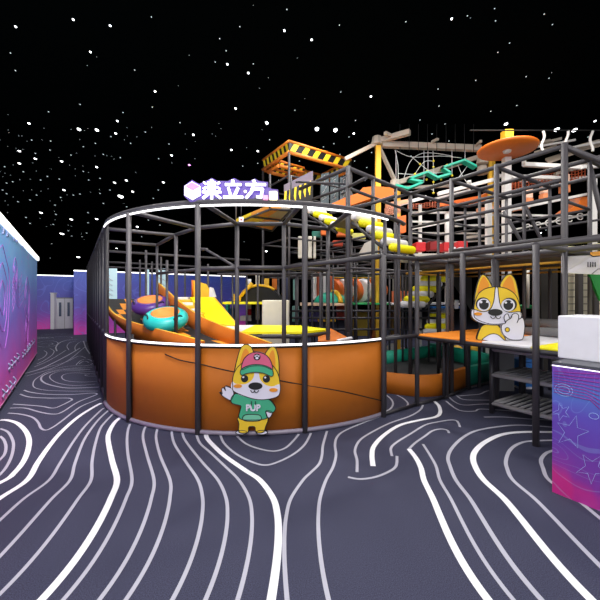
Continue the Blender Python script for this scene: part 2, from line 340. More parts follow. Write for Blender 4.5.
raw = [(130,46,3),(307,67,4),(372,71,4),(443,37,1),(437,83,2),(420,95,1),(140,105,1),(98,145,2),(5,141,2),(98,188,1),(45,198,1),(330,130,1),(367,119,1),(245,180,1),(388,157,1),(483,203,1),(128,498,4),(172,248,1),(477,248,1),(440,180,1),(500,150,1),(50,465,1)]
SS += [(230+x/3.53, 110+y/3.53, s) for x, y, s in raw]
SS += [(506,124,3),(556.5,129.5,4),(574.5,130,4),(432,134,1),(449,141,1),(411,156,1),(595,121,2),(588,137,1),(420,120,1),(445,124,1),(539.5,233,3),(549,236,1),(575,236,1),(565,232,1),(546,230,1)]
for k in range(70):
    SS.append((R.uniform(0, 130), R.uniform(122, 240), .6))
for k in range(26): SS.append((R.uniform(130, 380), R.uniform(122, 175), .6))
for k in range(56): SS.append((R.uniform(0, 560), R.uniform(2, 118), R.choice((.7, 1, 1, 1.4, 2))))
done = []
star_me = {}
def star_mesh(m, k):
    if k not in star_me:
        mb = MB().lathe([(.001, -.5), (.5, -.42), (.9, -.18), (1, .1), (.001, .1)], None, 12); me = mb.build('star_lamp', m); star_me[k] = me.data; bpy.data.objects.remove(me)
    return star_me[k]
names = ['small white star lamp in the black ceiling', 'medium white star lamp glowing in the black ceiling', 'bright large star lamp in the black ceiling']
big = 0
for x, y, s in SS[:284]:
    if x > 545 and y > 200: y = min(y, 236)
    if (x-300)*5.04/(HY-min(y, 258)) > 20.5: continue
    y = min(y, 258)
    d = (CZ-.01-EYE)*F/(HY-y)
    if any(abs(x-u)+abs(y-v) < 2.5 for u, v in done): continue
    done.append((x, y))
    o = bpy.data.objects.new('star_lamp', star_mesh(STAR, 0) if s >= 2 else star_mesh(STARS, 2)); C.objects.link(o)
    o.location = ((x-300)*d/F, d, CZ-.01)
    r = {4: 1.9, 3: 1.4, 2: .92, 1: .5}.get(s, .36*s)*min(d, 22)/F*1.05
    o.scale = (r, r*(1.0 + .8*min(2.0, d/14)), r*1.5)
    if s >= 3: tag(o, 'large bright star lamp in the black ceiling', 'ceiling light', 'large bright star lamps')
    elif s >= 2: tag(o, 'medium white star lamp in the black ceiling', 'ceiling light', 'medium star lamps')
    else: tag(o, 'small faint star lamp in the black ceiling', 'ceiling light', 'small star lamps')
d = (CZ-EYE)*F/(HY-164.7); o = bpy.data.objects.new('star_lamp', star_mesh(STARP, 1)); C.objects.link(o); o.location = ((189.3-300)*d/F, d, CZ-.01); o.scale = (.04, .06, .05)
tag(o, 'single pink star lamp in the black ceiling', 'ceiling light')
# ---------------------------------------------------------------- round enclosure
RC = V((-.75, 7.4, 0)); RR = 2.93
def ring(deg, r=RR, z=0): t = math.radians(deg); return V((RC.x+r*math.sin(t), RC.y-r*math.cos(t), z))
def ringx(x, r=RR):                      # the angle at which the ring crosses an image column
    lo, hi = -66, 60
    for _ in range(40):
        mid = (lo+hi)/2; p = ring(mid, r)
        if p.x/p.y*F+300 < x: lo = mid
        else: hi = mid
    return lo
ZR = 2.95; TL = -57.1; TRI = 43.9
LP = ring(TL)                             # where the ring runs into the straight left side
def L_(t, z): q = LP+A*t; return V((q.x, q.y, z))
enc = thing('round_play_enclosure', 'round dark pipe play enclosure with curved orange panels and a white light strip ring', 'play enclosure', (RC.x, RC.y, 0))
def arc(d0, d1, r, z, n=28): return [ring(d0+(d1-d0)*i/n, r, z) for i in range(n+1)]
T(arc(TL, 58, RR, ZR+.035, 36), .036).build('ring_beam', PIPE, enc)
T(arc(TL, TRI+.5, RR+.035, ZR-.02, 36), .014).build('light_strip', LED, enc)
PANEL = 1.13
EDG = [TL, -34.3, -10.9, 15.9, TRI]
for i in range(4):
    mb = MB(); n = 10; v = []
    for k in range(n+1):
        dd = EDG[i]+(EDG[i+1]-EDG[i])*k/n
        v.append([mb.bm.verts.new(p) for p in (ring(dd, RR, .05), ring(dd, RR, PANEL), ring(dd, RR-.03, PANEL), ring(dd, RR-.03, .05))])
    for k in range(n):
        for q in range(4): mb.face([v[k][q], v[k][(q+1) % 4], v[k+1][(q+1) % 4], v[k+1][q]], None, q in (0, 2))
    mb.face(v[0]); mb.face(v[-1][::-1]); mb.build('panel', ORANGE, enc)
T(arc(TL, TRI, RR+.012, PANEL+.015, 36), .014).build('light_strip', LED, enc)
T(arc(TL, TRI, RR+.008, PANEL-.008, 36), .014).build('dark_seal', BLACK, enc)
T(arc(TL, TRI, RR-.03, PANEL-.0, 36), .03).build('top_rail', PIPE2, enc)
T(arc(TL, TRI, RR+.02, .03, 36), .03).build('bottom_rim', RIMM, enc)
# thin dark line across the panels, built as a raised seam
cp = [(165, 354), (180, 360), (200, 364), (225, 370), (260, 376.5), (290, 382.5), (340, 391), (370, 398), (383, 401)]
pts = []
for x, y in cp:
    q = ring(ringx(x, RR+.006), RR+.006); pts.append(V((q.x, q.y, EYE+(HY-y)*q.y/F)))
T(smooth(pts, 4), .007, 5).build('seam_line', BLACK, enc)
for dd in EDG[1:4]:
    q = ring(dd, RR+.035); post(enc, q.x, q.y, 0, ZR, .037)
q = ring(TRI, RR+.0); post(enc, q.x, q.y, 0, ZR, .028)
q = ring(53, RR); post(enc, q.x, q.y, 1.15, ZR, .026)
beam(enc, ring(TRI, RR, 1.15), ring(53, RR, 1.15), .028)
for k, t in enumerate((0.05, .9, 1.75, 2.6, 3.45, 4.3, 5.15, 6.0, 6.85, 7.7, 8.55, 9.4)):
    q = L_(t, 0); post(enc, q.x, q.y, 0, ZR+.03, .04, PIPE2)
beam(enc, L_(0, ZR+.035), L_(9.4, ZR+.035)); beam(enc, L_(0, 1.15), L_(9.4, 1.15)); beam(enc, L_(0, .06), L_(9.4, .06))
mb = MB().box(L_(.1, .08), A*9.2, V((0, 0, 1.05)), B*.02).build('side_net', NETB, enc)
def bto(p, x):                             # follow B from p until the image column x
    k = (x-300)/F; t = (k*p.y-p.x)/(B.x-k*B.y); return p+B*t
for t, x in ((.3, 176), (1.8, 157), (3.6, 250), (6.7, 296), (8.8, 262)):
    p = L_(t, ZR); beam(enc, p, bto(p, x), .032)
def Z(x, y, z): d = (EYE-z)*F/(y-HY); return V(((x-300)*d/F, d, z))
Nn = [Z(157, 245, ZR), Z(176, 234.7, ZR), Z(197, 228, ZR), Z(237, 224, ZR), Z(284, 224, ZR), Z(328, 229, ZR)]
for i in range(5): beam(enc, Nn[i], Nn[i+1], .035)
for i, x in ((2, 134.7), (3, 206), (4, 300), (5, 350)): beam(enc, Nn[i], ring(ringx(x), RR, ZR), .033)
for i in (0, 1, 3, 4, 5): post(enc, Nn[i].x, Nn[i].y, 0 if i != 1 else .9, ZR, .036 if i != 0 else .03)
lowz = 2.24
for i in (2, 3, 4): beam(enc, V((Nn[i].x, Nn[i].y, lowz)), V((Nn[i+1].x, Nn[i+1].y, lowz)), .036)
beam(enc, V((Nn[0].x, Nn[0].y, 2.3)), V((Nn[2].x, Nn[2].y, lowz)), .03)
beam(enc, P(205, 249, 6.6), V((Nn[3].x, Nn[3].y, lowz)), .025)
beam(enc, P(200, 249, 7.4), P(208, 249.5, 7.4), .03)
beam(enc, V((Nn[4].x, Nn[4].y, lowz)), V((1.25, 5.2, 2.38)), .036)
for (x, y, d, zt) in ((167, 0, 7.4, 2.55), (146, 0, 8.8, 2.95), (140, 0, 11, 2.95), (126, 0, 12, 2.95), (152, 0, 11.5, 2.95), (161, 0, 10.2, 2.95), (177, 0, 10.4, 2.7), (185, 0, 11.5, 2.7), (196, 0, 10.8, 2.7), (208, 0, 9.8, 2.7)):
    post(enc, (x-300)*d/F, d, 0, zt, .03)

# ---------------------------------------------------------------- sign on the ring
sg = thing('lit_sign', 'lit white and violet channel letter sign standing on top of the enclosure ring', 'sign', ring(-7, RR, ZR+.09))
SW = mat('sign white', (255, 255, 255), .4, emit=1.3, noise=0); SV = mat('sign violet', (80, 54, 150), .4, emit=.12, noise=0); SP = mat('sign pink', (214, 120, 235), .4, emit=.8, noise=0)
dS = 4.5
def SG(x, y, o=0): return P(x, y, dS-o)
MB().prism([SG(x, y) for x, y in ((184, 186), (192, 180), (199, 184), (208, 180), (212, 178), (217, 181), (228, 181), (234, 178), (240, 181), (250, 181), (255, 178.5), (259, 181), (268, 182), (268, 187), (272, 189), (278, 189.5), (279, 199), (266, 201), (190, 202), (184, 196))], (0, .03, 0)).build('backing', SV, sg)
def stroke(parent_mb, pts, w):
    for (x0, y0), (x1, y1) in zip(pts[:-1], pts[1:]):
        L = math.hypot(x1-x0, y1-y0); nx, ny = -(y1-y0)/L*w/2, (x1-x0)/L*w/2
        parent_mb.prism([SG(x0+nx, y0+ny, .03), SG(x1+nx, y1+ny, .03), SG(x1-nx, y1-ny, .03), SG(x0-nx, y0-ny, .03)], (0, -.03, 0))
GL1 = [([(212, 180), (212, 183)], 2.6), ([(208.2, 183), (215.8, 183)], 1.7), ([(208.2, 186), (215.8, 186)], 1.5), ([(208.2, 189.2), (215.8, 189.2)], 1.7), ([(208.8, 182.3), (208.8, 190)], 1.5), ([(215.2, 182.3), (215.2, 190)], 1.5),
       ([(204, 182.5), (206.6, 184.6)], 1.7), ([(203.6, 189.4), (206.8, 187.4)], 1.7), ([(220, 182.5), (217.4, 184.6)], 1.7), ([(220.4, 189.4), (217.2, 187.4)], 1.7),
       ([(202.6, 192.4), (221.6, 192.4)], 1.9), ([(212, 190), (212, 199.6)], 2.4), ([(209.6, 193.4), (203.2, 198.8)], 2.2), ([(214.4, 193.4), (221, 198.8)], 2.2)]
GL2 = [([(233, 180.4), (233, 184)], 2.8), ([(225.4, 185), (241.4, 185)], 2.3), ([(228.6, 188), (231, 195.8)], 2.4), ([(238.4, 188), (234.2, 197.4)], 2.6), ([(223.6, 197.6), (243.4, 197.6)], 2.6)]
GL3 = [([(253.6, 180.4), (255.2, 184)], 2.8), ([(246, 185), (266, 185)], 2.3), ([(253.2, 186), (251.8, 192), (246, 198.6)], 2.6), ([(253, 189.4), (263.6, 189.4)], 2.2), ([(262.8, 189), (261.2, 197.8)], 2.6), ([(262, 197.8), (256.4, 197.2)], 2.2)]
for gl in (GL1, GL2, GL3):
    mb = MB()
    for pts_, w_ in gl: stroke(mb, pts_, w_)
    mb.build('letter', SW, sg)
hx = [(192, 181.5), (200, 186), (200, 195), (192, 199.5), (184.5, 195), (184.5, 186)]
MB().prism([SG(x, y, .03) for x, y in hx], (0, .03, 0)).build('cube_logo', SW, sg)
MB().prism([SG(x, y, .05) for x, y in ((192, 182), (199.5, 186), (192, 190.3), (185, 186))], (0, .02, 0)).build('cube_top', SP, sg)
T([SG(192, 190.3, .045), SG(192, 199, .045)], .006, 6).build('cube_edge', mat('sign lilac', (200, 180, 230), .4, emit=.3), sg)
MB().box(SG(263, 199.5, .08), (.06, 0, 0), (0, .06, 0), (0, 0, .055)).build('pink_block', mat('sign rose', (245, 160, 200), .4, emit=.7), sg, .006)
MB().box(SG(269, 199.5, .08), (.105, 0, 0), (0, .06, 0), (0, 0, .11)).build('cream_block', mat('sign cream', (250, 246, 205), .4, emit=.9), sg, .012)
MB().capsule(SG(245.2, 191.5, .08), SG(245.2, 191.5, .04), .02, None, 16).build('round_badge', mat('sign badge', (250, 240, 205), .4, emit=.9), sg)
for x in (195, 215, 235, 255, 272):
    q = ring(ringx(x), RR, ZR+.04); T([q, V((q.x, dS+.02, q.z+.09))], .009, 6).build('bracket', PIPE2, sg)

# ---------------------------------------------------------------- dog cutouts
KY = mat('cutout yellow', (226, 190, 40), .5, noise=.02); KO = mat('cutout orange', (220, 140, 30), .5, noise=.02); KW = mat('cutout white', (216, 214, 228), .5, noise=.02)
KB = mat('cutout black', (18, 18, 24), .4, noise=0); KT = mat('cutout teal', (60, 165, 125), .5, noise=.02); KP = mat('cutout pink', (205, 90, 125), .5, noise=.02); KL = mat('cutout pale teal', (110, 190, 155), .5, noise=.02)
def cutout(root, ox, oy, sc, d, shapes):
    board = MB(); lay = [0]
    def at(p, o=0): q = P(ox+p[0]/sc, oy+p[1]/sc, d); q.y = d-o; return q
    for nm, pts, m, rim in shapes:
        if isinstance(pts, tuple):
            cx, cy, rx, ry = pts; pp = [(cx+rx*math.cos(t*math.tau/20), cy+ry*math.sin(t*math.tau/20)) for t in range(20)]
        else: pp = [(q.x, q.y) for q in smooth([V((x, y, 0)) for x, y in pts], 4, True)] if m is not None else pts
        lay[0] += 1; o = .012+.0016*lay[0]
        if nm == 'line':
            T([at(q, o+.002) for q in smooth([V((x, y, 0)) for x, y in pts], 4)] if False else [at((q.x, q.y), o+.002) for q in smooth([V((x, y, 0)) for x, y in pts], 4)], .0055, 6).build('ink_line', KB, root); continue
        if rim: board.prism([at(q, .012) for q in pp], (0, .03, 0))
        mb = MB().prism([at(q, o) for q in pp], (0, o-.011, 0), m)
        if rim: mb.tube([at(q, o) for q in pp], .0055, KB, 6, closed=True)
        mb.build(nm, m, root)
    board.build('board', KB, root)
    return at
c1 = thing('dog_cutout', 'waving cartoon dog cutout in pink cap and green hoodie before the orange panel', 'cutout', P(249, 436, 4.36))
s1 = [('ear', [(118,260),(112,230),(125,150),(150,60),(175,28),(205,30),(228,60),(232,110),(180,180)], KY, 1), ('ear', [(300,100),(315,60),(340,40),(365,50),(382,110),(385,200),(378,260),(330,180)], KY, 1),
 ('inner_ear', [(150,150),(165,80),(185,50),(205,75),(205,110),(175,150)], KO, 0), ('inner_ear', [(325,110),(335,70),(352,62),(362,110),(362,170),(345,150)], KO, 0),
 ('foot', (160,551,34,13), KW, 1), ('foot', (282,551,34,13), KW, 1),
 ('trousers', [(148,455),(310,455),(303,520),(290,550),(248,550),(240,518),(205,518),(198,550),(147,550),(146,500)], KY, 1),
 ('paw', [(30,310),(46,322),(42,292),(54,284),(66,302),(62,275),(85,280),(105,290),(115,320),(100,358),(70,347),(45,330)], KW, 1),
 ('paw', [(308,420),(345,428),(332,460),(312,456)], KW, 1),
 ('hoodie', [(155,325),(125,318),(100,345),(105,375),(150,388),(158,400),(148,465),(225,475),(312,465),(305,425),(345,432),(364,410),(355,385),(322,352),(250,345),(180,330)], KT, 1),
 ('pocket', [(182,445),(266,445),(272,478),(176,478)], KL, 1),
 ('face', [(110,270),(108,240),(120,190),(160,140),(250,100),(330,135),(375,190),(390,250),(392,300),(375,335),(310,352),(240,350),(160,325),(112,300)], KY, 1),
 ('muzzle', [(240,190),(262,190),(272,230),(300,262),(345,275),(388,262),(391,300),(374,334),(310,351),(240,349),(160,329),(113,302),(99,274),(108,244),(125,258),(175,262),(215,245),(235,215)], KW, 0),
 ('eye', (180,228,22,22), KB, 0), ('eye', (310,230,22,22), KB, 0), ('eye_glint', (173,219,6,6), KW, 0), ('eye_glint', (303,221,6,6), KW, 0),
 ('nose', (245,272,42,22), KB, 0), ('line', [(216,296),(225,309),(236,306),(240,296)], KB, 0), ('line', [(240,296),(246,309),(258,306),(264,296)], KB, 0),
 ('cheek', (140,272,25,11), KO, 0), ('cheek', (352,295,25,11), KO, 0),
 ('cap', [(163,172),(175,115),(210,80),(255,69),(305,85),(335,120),(346,172),(300,155),(255,150),(210,155)], KP, 1), ('cap_brim', [(155,190),(165,168),(210,147),(255,142),(305,150),(344,172),(350,205),(335,211),(290,193),(235,189),(190,197),(165,206)], KT, 1),
 ('cap_badge', (255,98,21,20), KB, 0), ('badge_paw', (255,104,9,7), KW, 0), ('badge_toe', (245,92,4,5), KW, 0), ('badge_toe', (255,88,4,5), KW, 0), ('badge_toe', (266,92,4,5), KW, 0),
 ('line', [(222,358),(222,385)], KB, 0), ('line', [(246,358),(246,380)], KB, 0)]
at1 = cutout(c1, 215, 340, 6, 4.37, s1)
me = txt('PUP', 1, .06, .03); ys = [v.co.y for v in me.vertices]; xs = [v.co.x for v in me.vertices]
a_ = at1((190, 418), .10); c_ = at1((276, 380), .10); sx = (c_.x-a_.x)/(max(xs)-min(xs)); sz = (c_.z-a_.z)/(max(ys)-min(ys))
meshobj('hoodie_lettering', me, KW, c1, Matrix.Translation(a_+V((0, .052, 0))) @ Matrix(((sx, 0, 0, -min(xs)*sx), (0, 0, -.2, 0), (0, sz, 0, -min(ys)*sz), (0, 0, 0, 1))))
c2 = thing('dog_cutout', 'cartoon dog cutout with raised white paw standing on the white soft platform', 'cutout', P(497, 340, 4.86))
s2 = [('ear', [(82,250),(95,150),(120,70),(145,38),(175,55),(210,110),(215,150),(150,200)], KY, 1), ('ear', [(288,140),(310,70),(345,38),(375,40),(405,80),(425,160),(440,270),(400,210)], KY, 1),
 ('inner_ear', [(105,185),(120,110),(150,55),(178,80),(195,130),(140,165)], KO, 0), ('inner_ear', [(300,145),(325,85),(360,50),(385,85),(400,150),(405,190),(350,160)], KO, 0),
 ('body', [(100,552),(115,490),(150,440),(240,432),(290,470),(320,540),(332,578),(300,578),(150,560)], KY, 1), ('belly', [(150,562),(170,530),(215,510),(260,515),(298,545),(322,578)], KW, 1),
 ('face', [(72,340),(80,260),(110,190),(170,148),(250,136),(330,148),(400,195),(435,270),(445,340),(440,395),(330,425),(200,430),(90,390)], KY, 1),
 ('muzzle', [(243,142),(262,142),(268,200),(280,270),(300,310),(350,338),(430,332),(455,350),(440,400),(330,430),(240,440),(150,430),(80,402),(52,362),(55,322),(75,314),(130,332),(180,327),(210,302),(232,240)], KW, 1),
 ('eye_lash', (145,272,58,54), KB, 0), ('eye_white', (149,278,52,50), KW, 0), ('iris', (151,277,39,40), KB, 0), ('eye_glint', (128,257,10,9), KW, 0), ('eye_glint', (176,255,9,8), KW, 0),
 ('eye_lash', (352,276,60,54), KB, 0), ('eye_white', (342,281,53,50), KW, 0), ('iris', (342,280,39,40), KB, 0), ('eye_glint', (322,260,10,9), KW, 0), ('eye_glint', (368,258,9,8), KW, 0),
 ('nose', (240,338,55,27), KB, 0), ('line', [(198,370),(212,385),(230,383),(238,366)], KB, 0), ('line', [(238,366),(250,384),(268,385),(280,370)], KB, 0), ('cheek', (102,350,30,13), KO, 0),
 ('paw', [(283,455),(290,432),(315,422),(304,382),(314,356),(335,352),(352,388),(370,356),(395,345),(418,360),(420,392),(450,380),(466,420),(465,480),(455,540),(430,556),(350,552),(300,515),(283,475)], KW, 1),
 ('line', [(315,422),(322,405),(352,388)], KB, 0), ('line', [(405,420),(418,392)], KB, 0), ('line', [(352,388),(365,370)], KB, 0), ('paw_pad', (328,475,17,17), KY, 1)]
cutout(c2, 464, 270, 8, 4.88, s2)

# ---------------------------------------------------------------- tube slide inside the enclosure
ls = [(104, 299, 10.3), (109, 309, 9.3), (118, 316.5, 8.3), (133, 322.5, 7.3), (155, 328.5, 6.6), (175, 333.5, 6.0), (202, 341, 5.35)]
rs = [(158, 283, 10.3), (167, 291, 9.2), (178, 301, 8.2), (198, 315, 7.0), (220, 325, 6.3), (245, 334, 5.8), (270, 343, 5.35)]
lt = smooth([P(*p) for p in ls], 4); rt = smooth([P(*p) for p in rs], 4)
zs = smooth([V((0, 0, z)) for z in (1.72, 1.44, 1.26, 1.08, .98, .92, .86)], 4)
sl = thing('tube_slide', 'wide tube slide with orange side walls and black lane inside the round enclosure', 'slide', (lt[-1].x, lt[-1].y, 0))
def wallstrip(top, name, off):
    mb = MB(); rows = []
    for p, z in zip(top, zs):
        rows.append([mb.bm.verts.new(q) for q in (p, V((p.x, p.y, z.z-.16)), V((p.x, p.y, z.z-.16))+off, p+off)])
    for i in range(len(rows)-1):
        for k in range(4): mb.face([rows[i][k], rows[i][(k+1) % 4], rows[i+1][(k+1) % 4], rows[i+1][k]], ORANGE_SLIDE if k != 3 else YEL2, k in (0, 2))
    mb.face(rows[0], ORANGE_SLIDE); mb.face(rows[-1][::-1], ORANGE_SLIDE); return mb.build(name, ORANGE_SLIDE, sl)
wallstrip(lt, 'side_wall', B*.045); wallstrip(rt, 'side_wall', B*.045)
LANE = bpy.data.materials.new('lane checks'); LANE.use_nodes = True; nt = LANE.node_tree; bs = nt.nodes['Principled BSDF']; bs.inputs['Roughness'].default_value = .7
uv = nt.nodes.new('ShaderNodeUVMap'); ck = nt.nodes.new('ShaderNodeTexChecker'); ck.inputs['Scale'].default_value = 1; ck.inputs['Color1'].default_value = col(24, 24, 28); ck.inputs['Color2'].default_value = col(240, 150, 30)
ck2 = nt.nodes.new('ShaderNodeTexChecker'); ck2.inputs['Scale'].default_value = 2; ck2.inputs['Color1'].default_value = (0, 0, 0, 1); ck2.inputs['Color2'].default_value = (1, 1, 1, 1)
mm = nt.nodes.new('ShaderNodeMath'); mm.operation = 'MULTIPLY'; mx = nt.nodes.new('ShaderNodeMix'); mx.data_type = 'RGBA'; mx.inputs[6].default_value = col(24, 24, 28); mx.inputs[7].default_value = col(240, 150, 30)
nt.links.new(uv.outputs[0], ck.inputs[0]); nt.links.new(uv.outputs[0], ck2.inputs[0]); nt.links.new(ck.outputs[1], mm.inputs[0]); nt.links.new(ck2.outputs[1], mm.inputs[1])
nt.links.new(mm.outputs[0], mx.inputs[0]); nt.links.new(mx.outputs[2], bs.inputs['Base Color'])
mb = MB(); uvl = mb.bm.loops.layers.uv.new('UVMap'); rows = []
for i, (p, q, z) in enumerate(zip(lt, rt, zs)):
    rows.append([mb.bm.verts.new(V((p.x, p.y, z.z)).lerp(V((q.x, q.y, z.z)), k/4)) for k in range(5)])
for i in range(len(rows)-1):
    for k in range(4):
        f = mb.bm.faces.new([rows[i][k], rows[i][k+1], rows[i+1][k+1], rows[i+1][k]])
        edge = k in (0, 1, 2)
        for l, (u, v) in zip(f.loops, ((0, 0), (1, 0), (1, 1), (0, 1))): l[uvl].uv = ((k+u)*1.0+.01, (i+v)*.25+.01)
lane = mb.build('lane', LANE, sl)
for i in (2, 7, 12, 17, 22):
    for tp in (lt, rt):
        p = tp[i]; T([(p.x, p.y, 0), (p.x, p.y, zs[i].z-.08)], .03).build('support', PIPE2, sl)
p, q = lt[0], rt[0]
MB().box(V((p.x, p.y, 1.72)), V((q.x-p.x, q.y-p.y, 0)), A*1.2, (0, 0, -.1)).build('start_deck', mat('deck edge', (150, 190, 110), .5), sl)
def ringtube(c, R0, r, m, label, tilt):
    t = thing('inflatable_tube', label, 'inner tube', c-V((0, 0, r)))
    M = Matrix.Translation(c) @ Matrix.Rotation(tilt, 4, Vector((1, .12, 0)).normalized())
    prof = [(R0+r*math.cos(k*math.tau/16), r*math.sin(k*math.tau/16)) for k in range(17)]
    mb = MB().lathe(prof, None, 36); bmesh.ops.remove_doubles(mb.bm, verts=mb.bm.verts, dist=1e-5); mb.xf(M).build('tube_body', m, t)
    MB().lathe([(.001, -.3*r), (R0-r*.9, -.25*r), (R0-r*.55, .6*r), (R0-r*.1, .97*r), (R0-r*.08, 1.02*r), (R0-r*.3, 1.0*r), (R0-r*.7, .74*r), (R0-r*1.1, .58*r), (.001, .5*r)], None, 30).xf(M).build('seat_cover', mat('tube orange', (240, 140, 60), .5), t)
    for an in (215, 330, 80):
        a = math.radians(an); cx, cy = math.cos(a), math.sin(a); tx, ty = -cy, cx
        pts = [V((cx*R0*1.25-tx*.1, cy*R0*1.25-ty*.1, r*.72)), V((cx*R0*1.22-tx*.06, cy*R0*1.22-ty*.06, r*1.0)), V((cx*R0*1.22+tx*.06, cy*R0*1.22+ty*.06, r*1.0)), V((cx*R0*1.25+tx*.1, cy*R0*1.25+ty*.1, r*.72))]
        MB().tube(smooth(pts, 3), .014, None, 6).xf(M).build('handle', BLACK, t)
c = P(166, 319, 7.0); ringtube(c, .285, .145, TEAL2, 'teal inflatable ring with orange seat lying lower on the slide lane', .36)
c = P(150.5, 304.8, 8.3); ringtube(c, .29, .14, PURPLE, 'purple inflatable ring with orange seat lying higher on the slide lane', .36)
# ---------------------------------------------------------------- yellow slide, steps and yellow decks in the enclosure
ys = thing('wide_slide', 'bright yellow wide slide beside the orange tube slide wall', 'slide', P(212, 300, 8.2)*V((1, 1, 0)) if False else V((P(212, 300, 8.2).x, 8.2, 0)))
MB().prism([P(190, 297, 9.3), P(213, 297, 9.3), P(236, 325, 7.2), P(210, 323, 7.5)], (0, 0, -.1)).build('chute', YEL, ys)
MB().prism([P(213, 297, 9.3), P(236, 325, 7.2), V((P(236, 325, 7.2).x, 7.2, 0)), V((P(213, 297, 9.3).x, 9.3, 0))], B*.05).build('side_panel', YEL2, ys)
MB().prism([P(236, 325, 7.2), P(210, 323, 7.5), V((P(210, 323, 7.5).x, 7.5, 0)), V((P(236, 325, 7.2).x, 7.2, 0))], (.02, -.05, 0)).build('front_panel', YEL2, ys)
st = thing('soft_steps', 'white and amber soft steps climbing between the orange wall and the yellow slide', 'steps', V((P(180, 300, 9).x, 9, 0)))
for k, (x0, x1, y, d, m) in enumerate(((176, 187, 297, 9.6, WHITE), (177, 190, 299.5, 9.3, YEL2), (180, 193, 302.5, 8.9, WHITE), (183, 195, 305.5, 8.6, YEL2), (188, 198, 309, 8.2, WHITE), (192, 202, 313, 7.8, YEL2))):
    a_, c_ = P(x0, y, d), P(x1, y, d); MB().box(V((a_.x, a_.y, a_.z)), V((c_.x-a_.x, .1, 0)), (0, .4, 0), (0, 0, -.16)).build('step', m, st, .02)
for x, d in ((178, 9.9), (196, 7.9)): post(st, (x-300)*d/F, d, 0, EYE-.1, .03)
bs_ = thing('curved_backrest', 'amber curved slide side with white inner face at the head of the yellow slide', 'slide side', V((P(200, 297, 9.6).x, 9.6, 1.7)))
MB().prism([P(192.5, 297, 9.6), P(192.5, 280, 9.6), P(206, 284, 9.6), P(213, 297, 9.6)], (0, .07, 0)).build('amber_side', YEL2, bs_)
MB().prism([P(209, 297, 9.5), P(209.5, 287, 9.5), P(213, 288, 9.5), P(216, 297, 9.5)], (0, .07, 0)).build('white_face', WHITE, bs_)
T([P(192.5, 297, 9.58), P(192.5, 280, 9.58)], .03).build('orange_edge', ORANGE_SLIDE, bs_)
yd = thing('yellow_landing', 'flat yellow soft landing with a white left end behind the curved orange panels', 'soft platform', V((P(285, 329, 7).x, 7, 0)))
zl = 1.17
def onz(x, y, z): d = (EYE-z)*F/(y-HY); return V(((x-300)*d/F, d, z))
MB().prism([onz(240, 332, zl), onz(300, 332, zl), onz(329, 329, zl), onz(300, 325.5, zl), onz(255, 325, zl)], (0, 0, -.035)).build('yellow_pad', YEL, yd)
MB().prism([onz(222, 325, zl), onz(255, 325, zl), onz(240, 332, zl), onz(226, 330, zl)], (0, 0, -.035)).build('white_pad', WHITE, yd)
pr = [onz(226, 330, zl), onz(240, 332, zl), onz(300, 332, zl), onz(329, 329, zl)]
T([p+V((0, -.03, -.075)) for p in pr], .035).build('edge_pipe', PIPE2, yd)
for p in pr[1:]: T([(p.x, p.y, 0), (p.x, p.y, zl-.12)], .033).build('post', PIPE2, yd)
cb = MB().box(onz(262, 341, .95)*V((1, 1, 0)) if False else V((P(262, 300, 8.0).x, 8.0, 0)), (.61, 0, 0), (0, .6, 0), (0, 0, 1.70)).build('white_column', CREAM, None, .02)
tag(cb, 'cream white square column under the black tunnel arch', 'column')
oe = MB().prism([P(318, 331, 6.6), P(330, 328, 7.0), P(349, 338, 6.2), P(345, 342, 6.0), P(318, 341, 6.0)], (0, .05, -.1)).build('slide_end', ORANGE_SLIDE)
tag(oe, 'amber slide end curling down behind the round panels', 'slide')
wt = MB().capsule(P(337, 341, 5.9), P(352, 338, 6.1), .03).build('foam_edge', WHITE); tag(wt, 'white foam edge roll lying at the amber slide end', 'foam roll')

# middle deck with arch, dome and striped barrel
md = thing('middle_deck', 'long middle play deck with yellow and green edges behind the round enclosure', 'play deck', V((P(300, 300, 9.4).x, 9.4, 0)))
dd = 9.0
MB().box(P(221, 302, dd), (1.1, 0, 0), (0, 2.2, 0), (0, 0, -.06)).build('yellow_board', YEL, md, .01)
MB().box(P(300, 303.5, dd), (1.18, 0, 0), (0, 2.2, 0), (0, 0, -.06)).build('cream_board', mat('cream edge', (225, 190, 160), .5), md, .01)
MB().box(P(345, 303, dd), (1.2, 0, 0), (0, 2.0, 0), (0, 0, -.045)).build('green_board', GREEN, md, .01)
MB().box(P(390, 303, dd), (1.9, 0, 0), (0, 2.0, 0), (0, 0, -.05)).build('white_board', WHITE, md, .01)
for x in (222, 233, 247, 258, 296, 312, 322, 333, 345, 356, 368, 389, 402, 415, 428): post(md, (x-300)*dd/F, dd-.06, 0, 2.36, .026, PIPE2)
for z in (1.42, 1.24, .95, 2.36): beam(md, P(292, 300, dd)*V((1, 1, 0))+V((0, -.06, z)), P(440, 300, dd)*V((1, 1, 0))+V((0, -.06, z)), .03, PIPE2)
beam(md, P(218, 300, dd)*V((1, 1, 0))+V((0, -.06, 2.36)), P(292, 300, dd)*V((1, 1, 0))+V((0, -.06, 2.36)), .03, PIPE)
ar = thing('tunnel_arch', 'black tunnel arch with a yellow rim standing on the yellow deck', 'tunnel', P(260, 302, 9.6))
ptsA = [V((P(260, 302, 9.6).x+.56*math.cos(t*math.pi/16), 9.6, P(0, 302, 9.6).z+.44*math.sin(t*math.pi/16))) for t in range(17)]
MB().prism(ptsA, (0, 1.2, 0), BLACK).build('arch_body', BLACK, ar)
T([p+V((0, -.02, .02)) for p in ptsA[4:]], .035).build('rim', YEL2, ar)
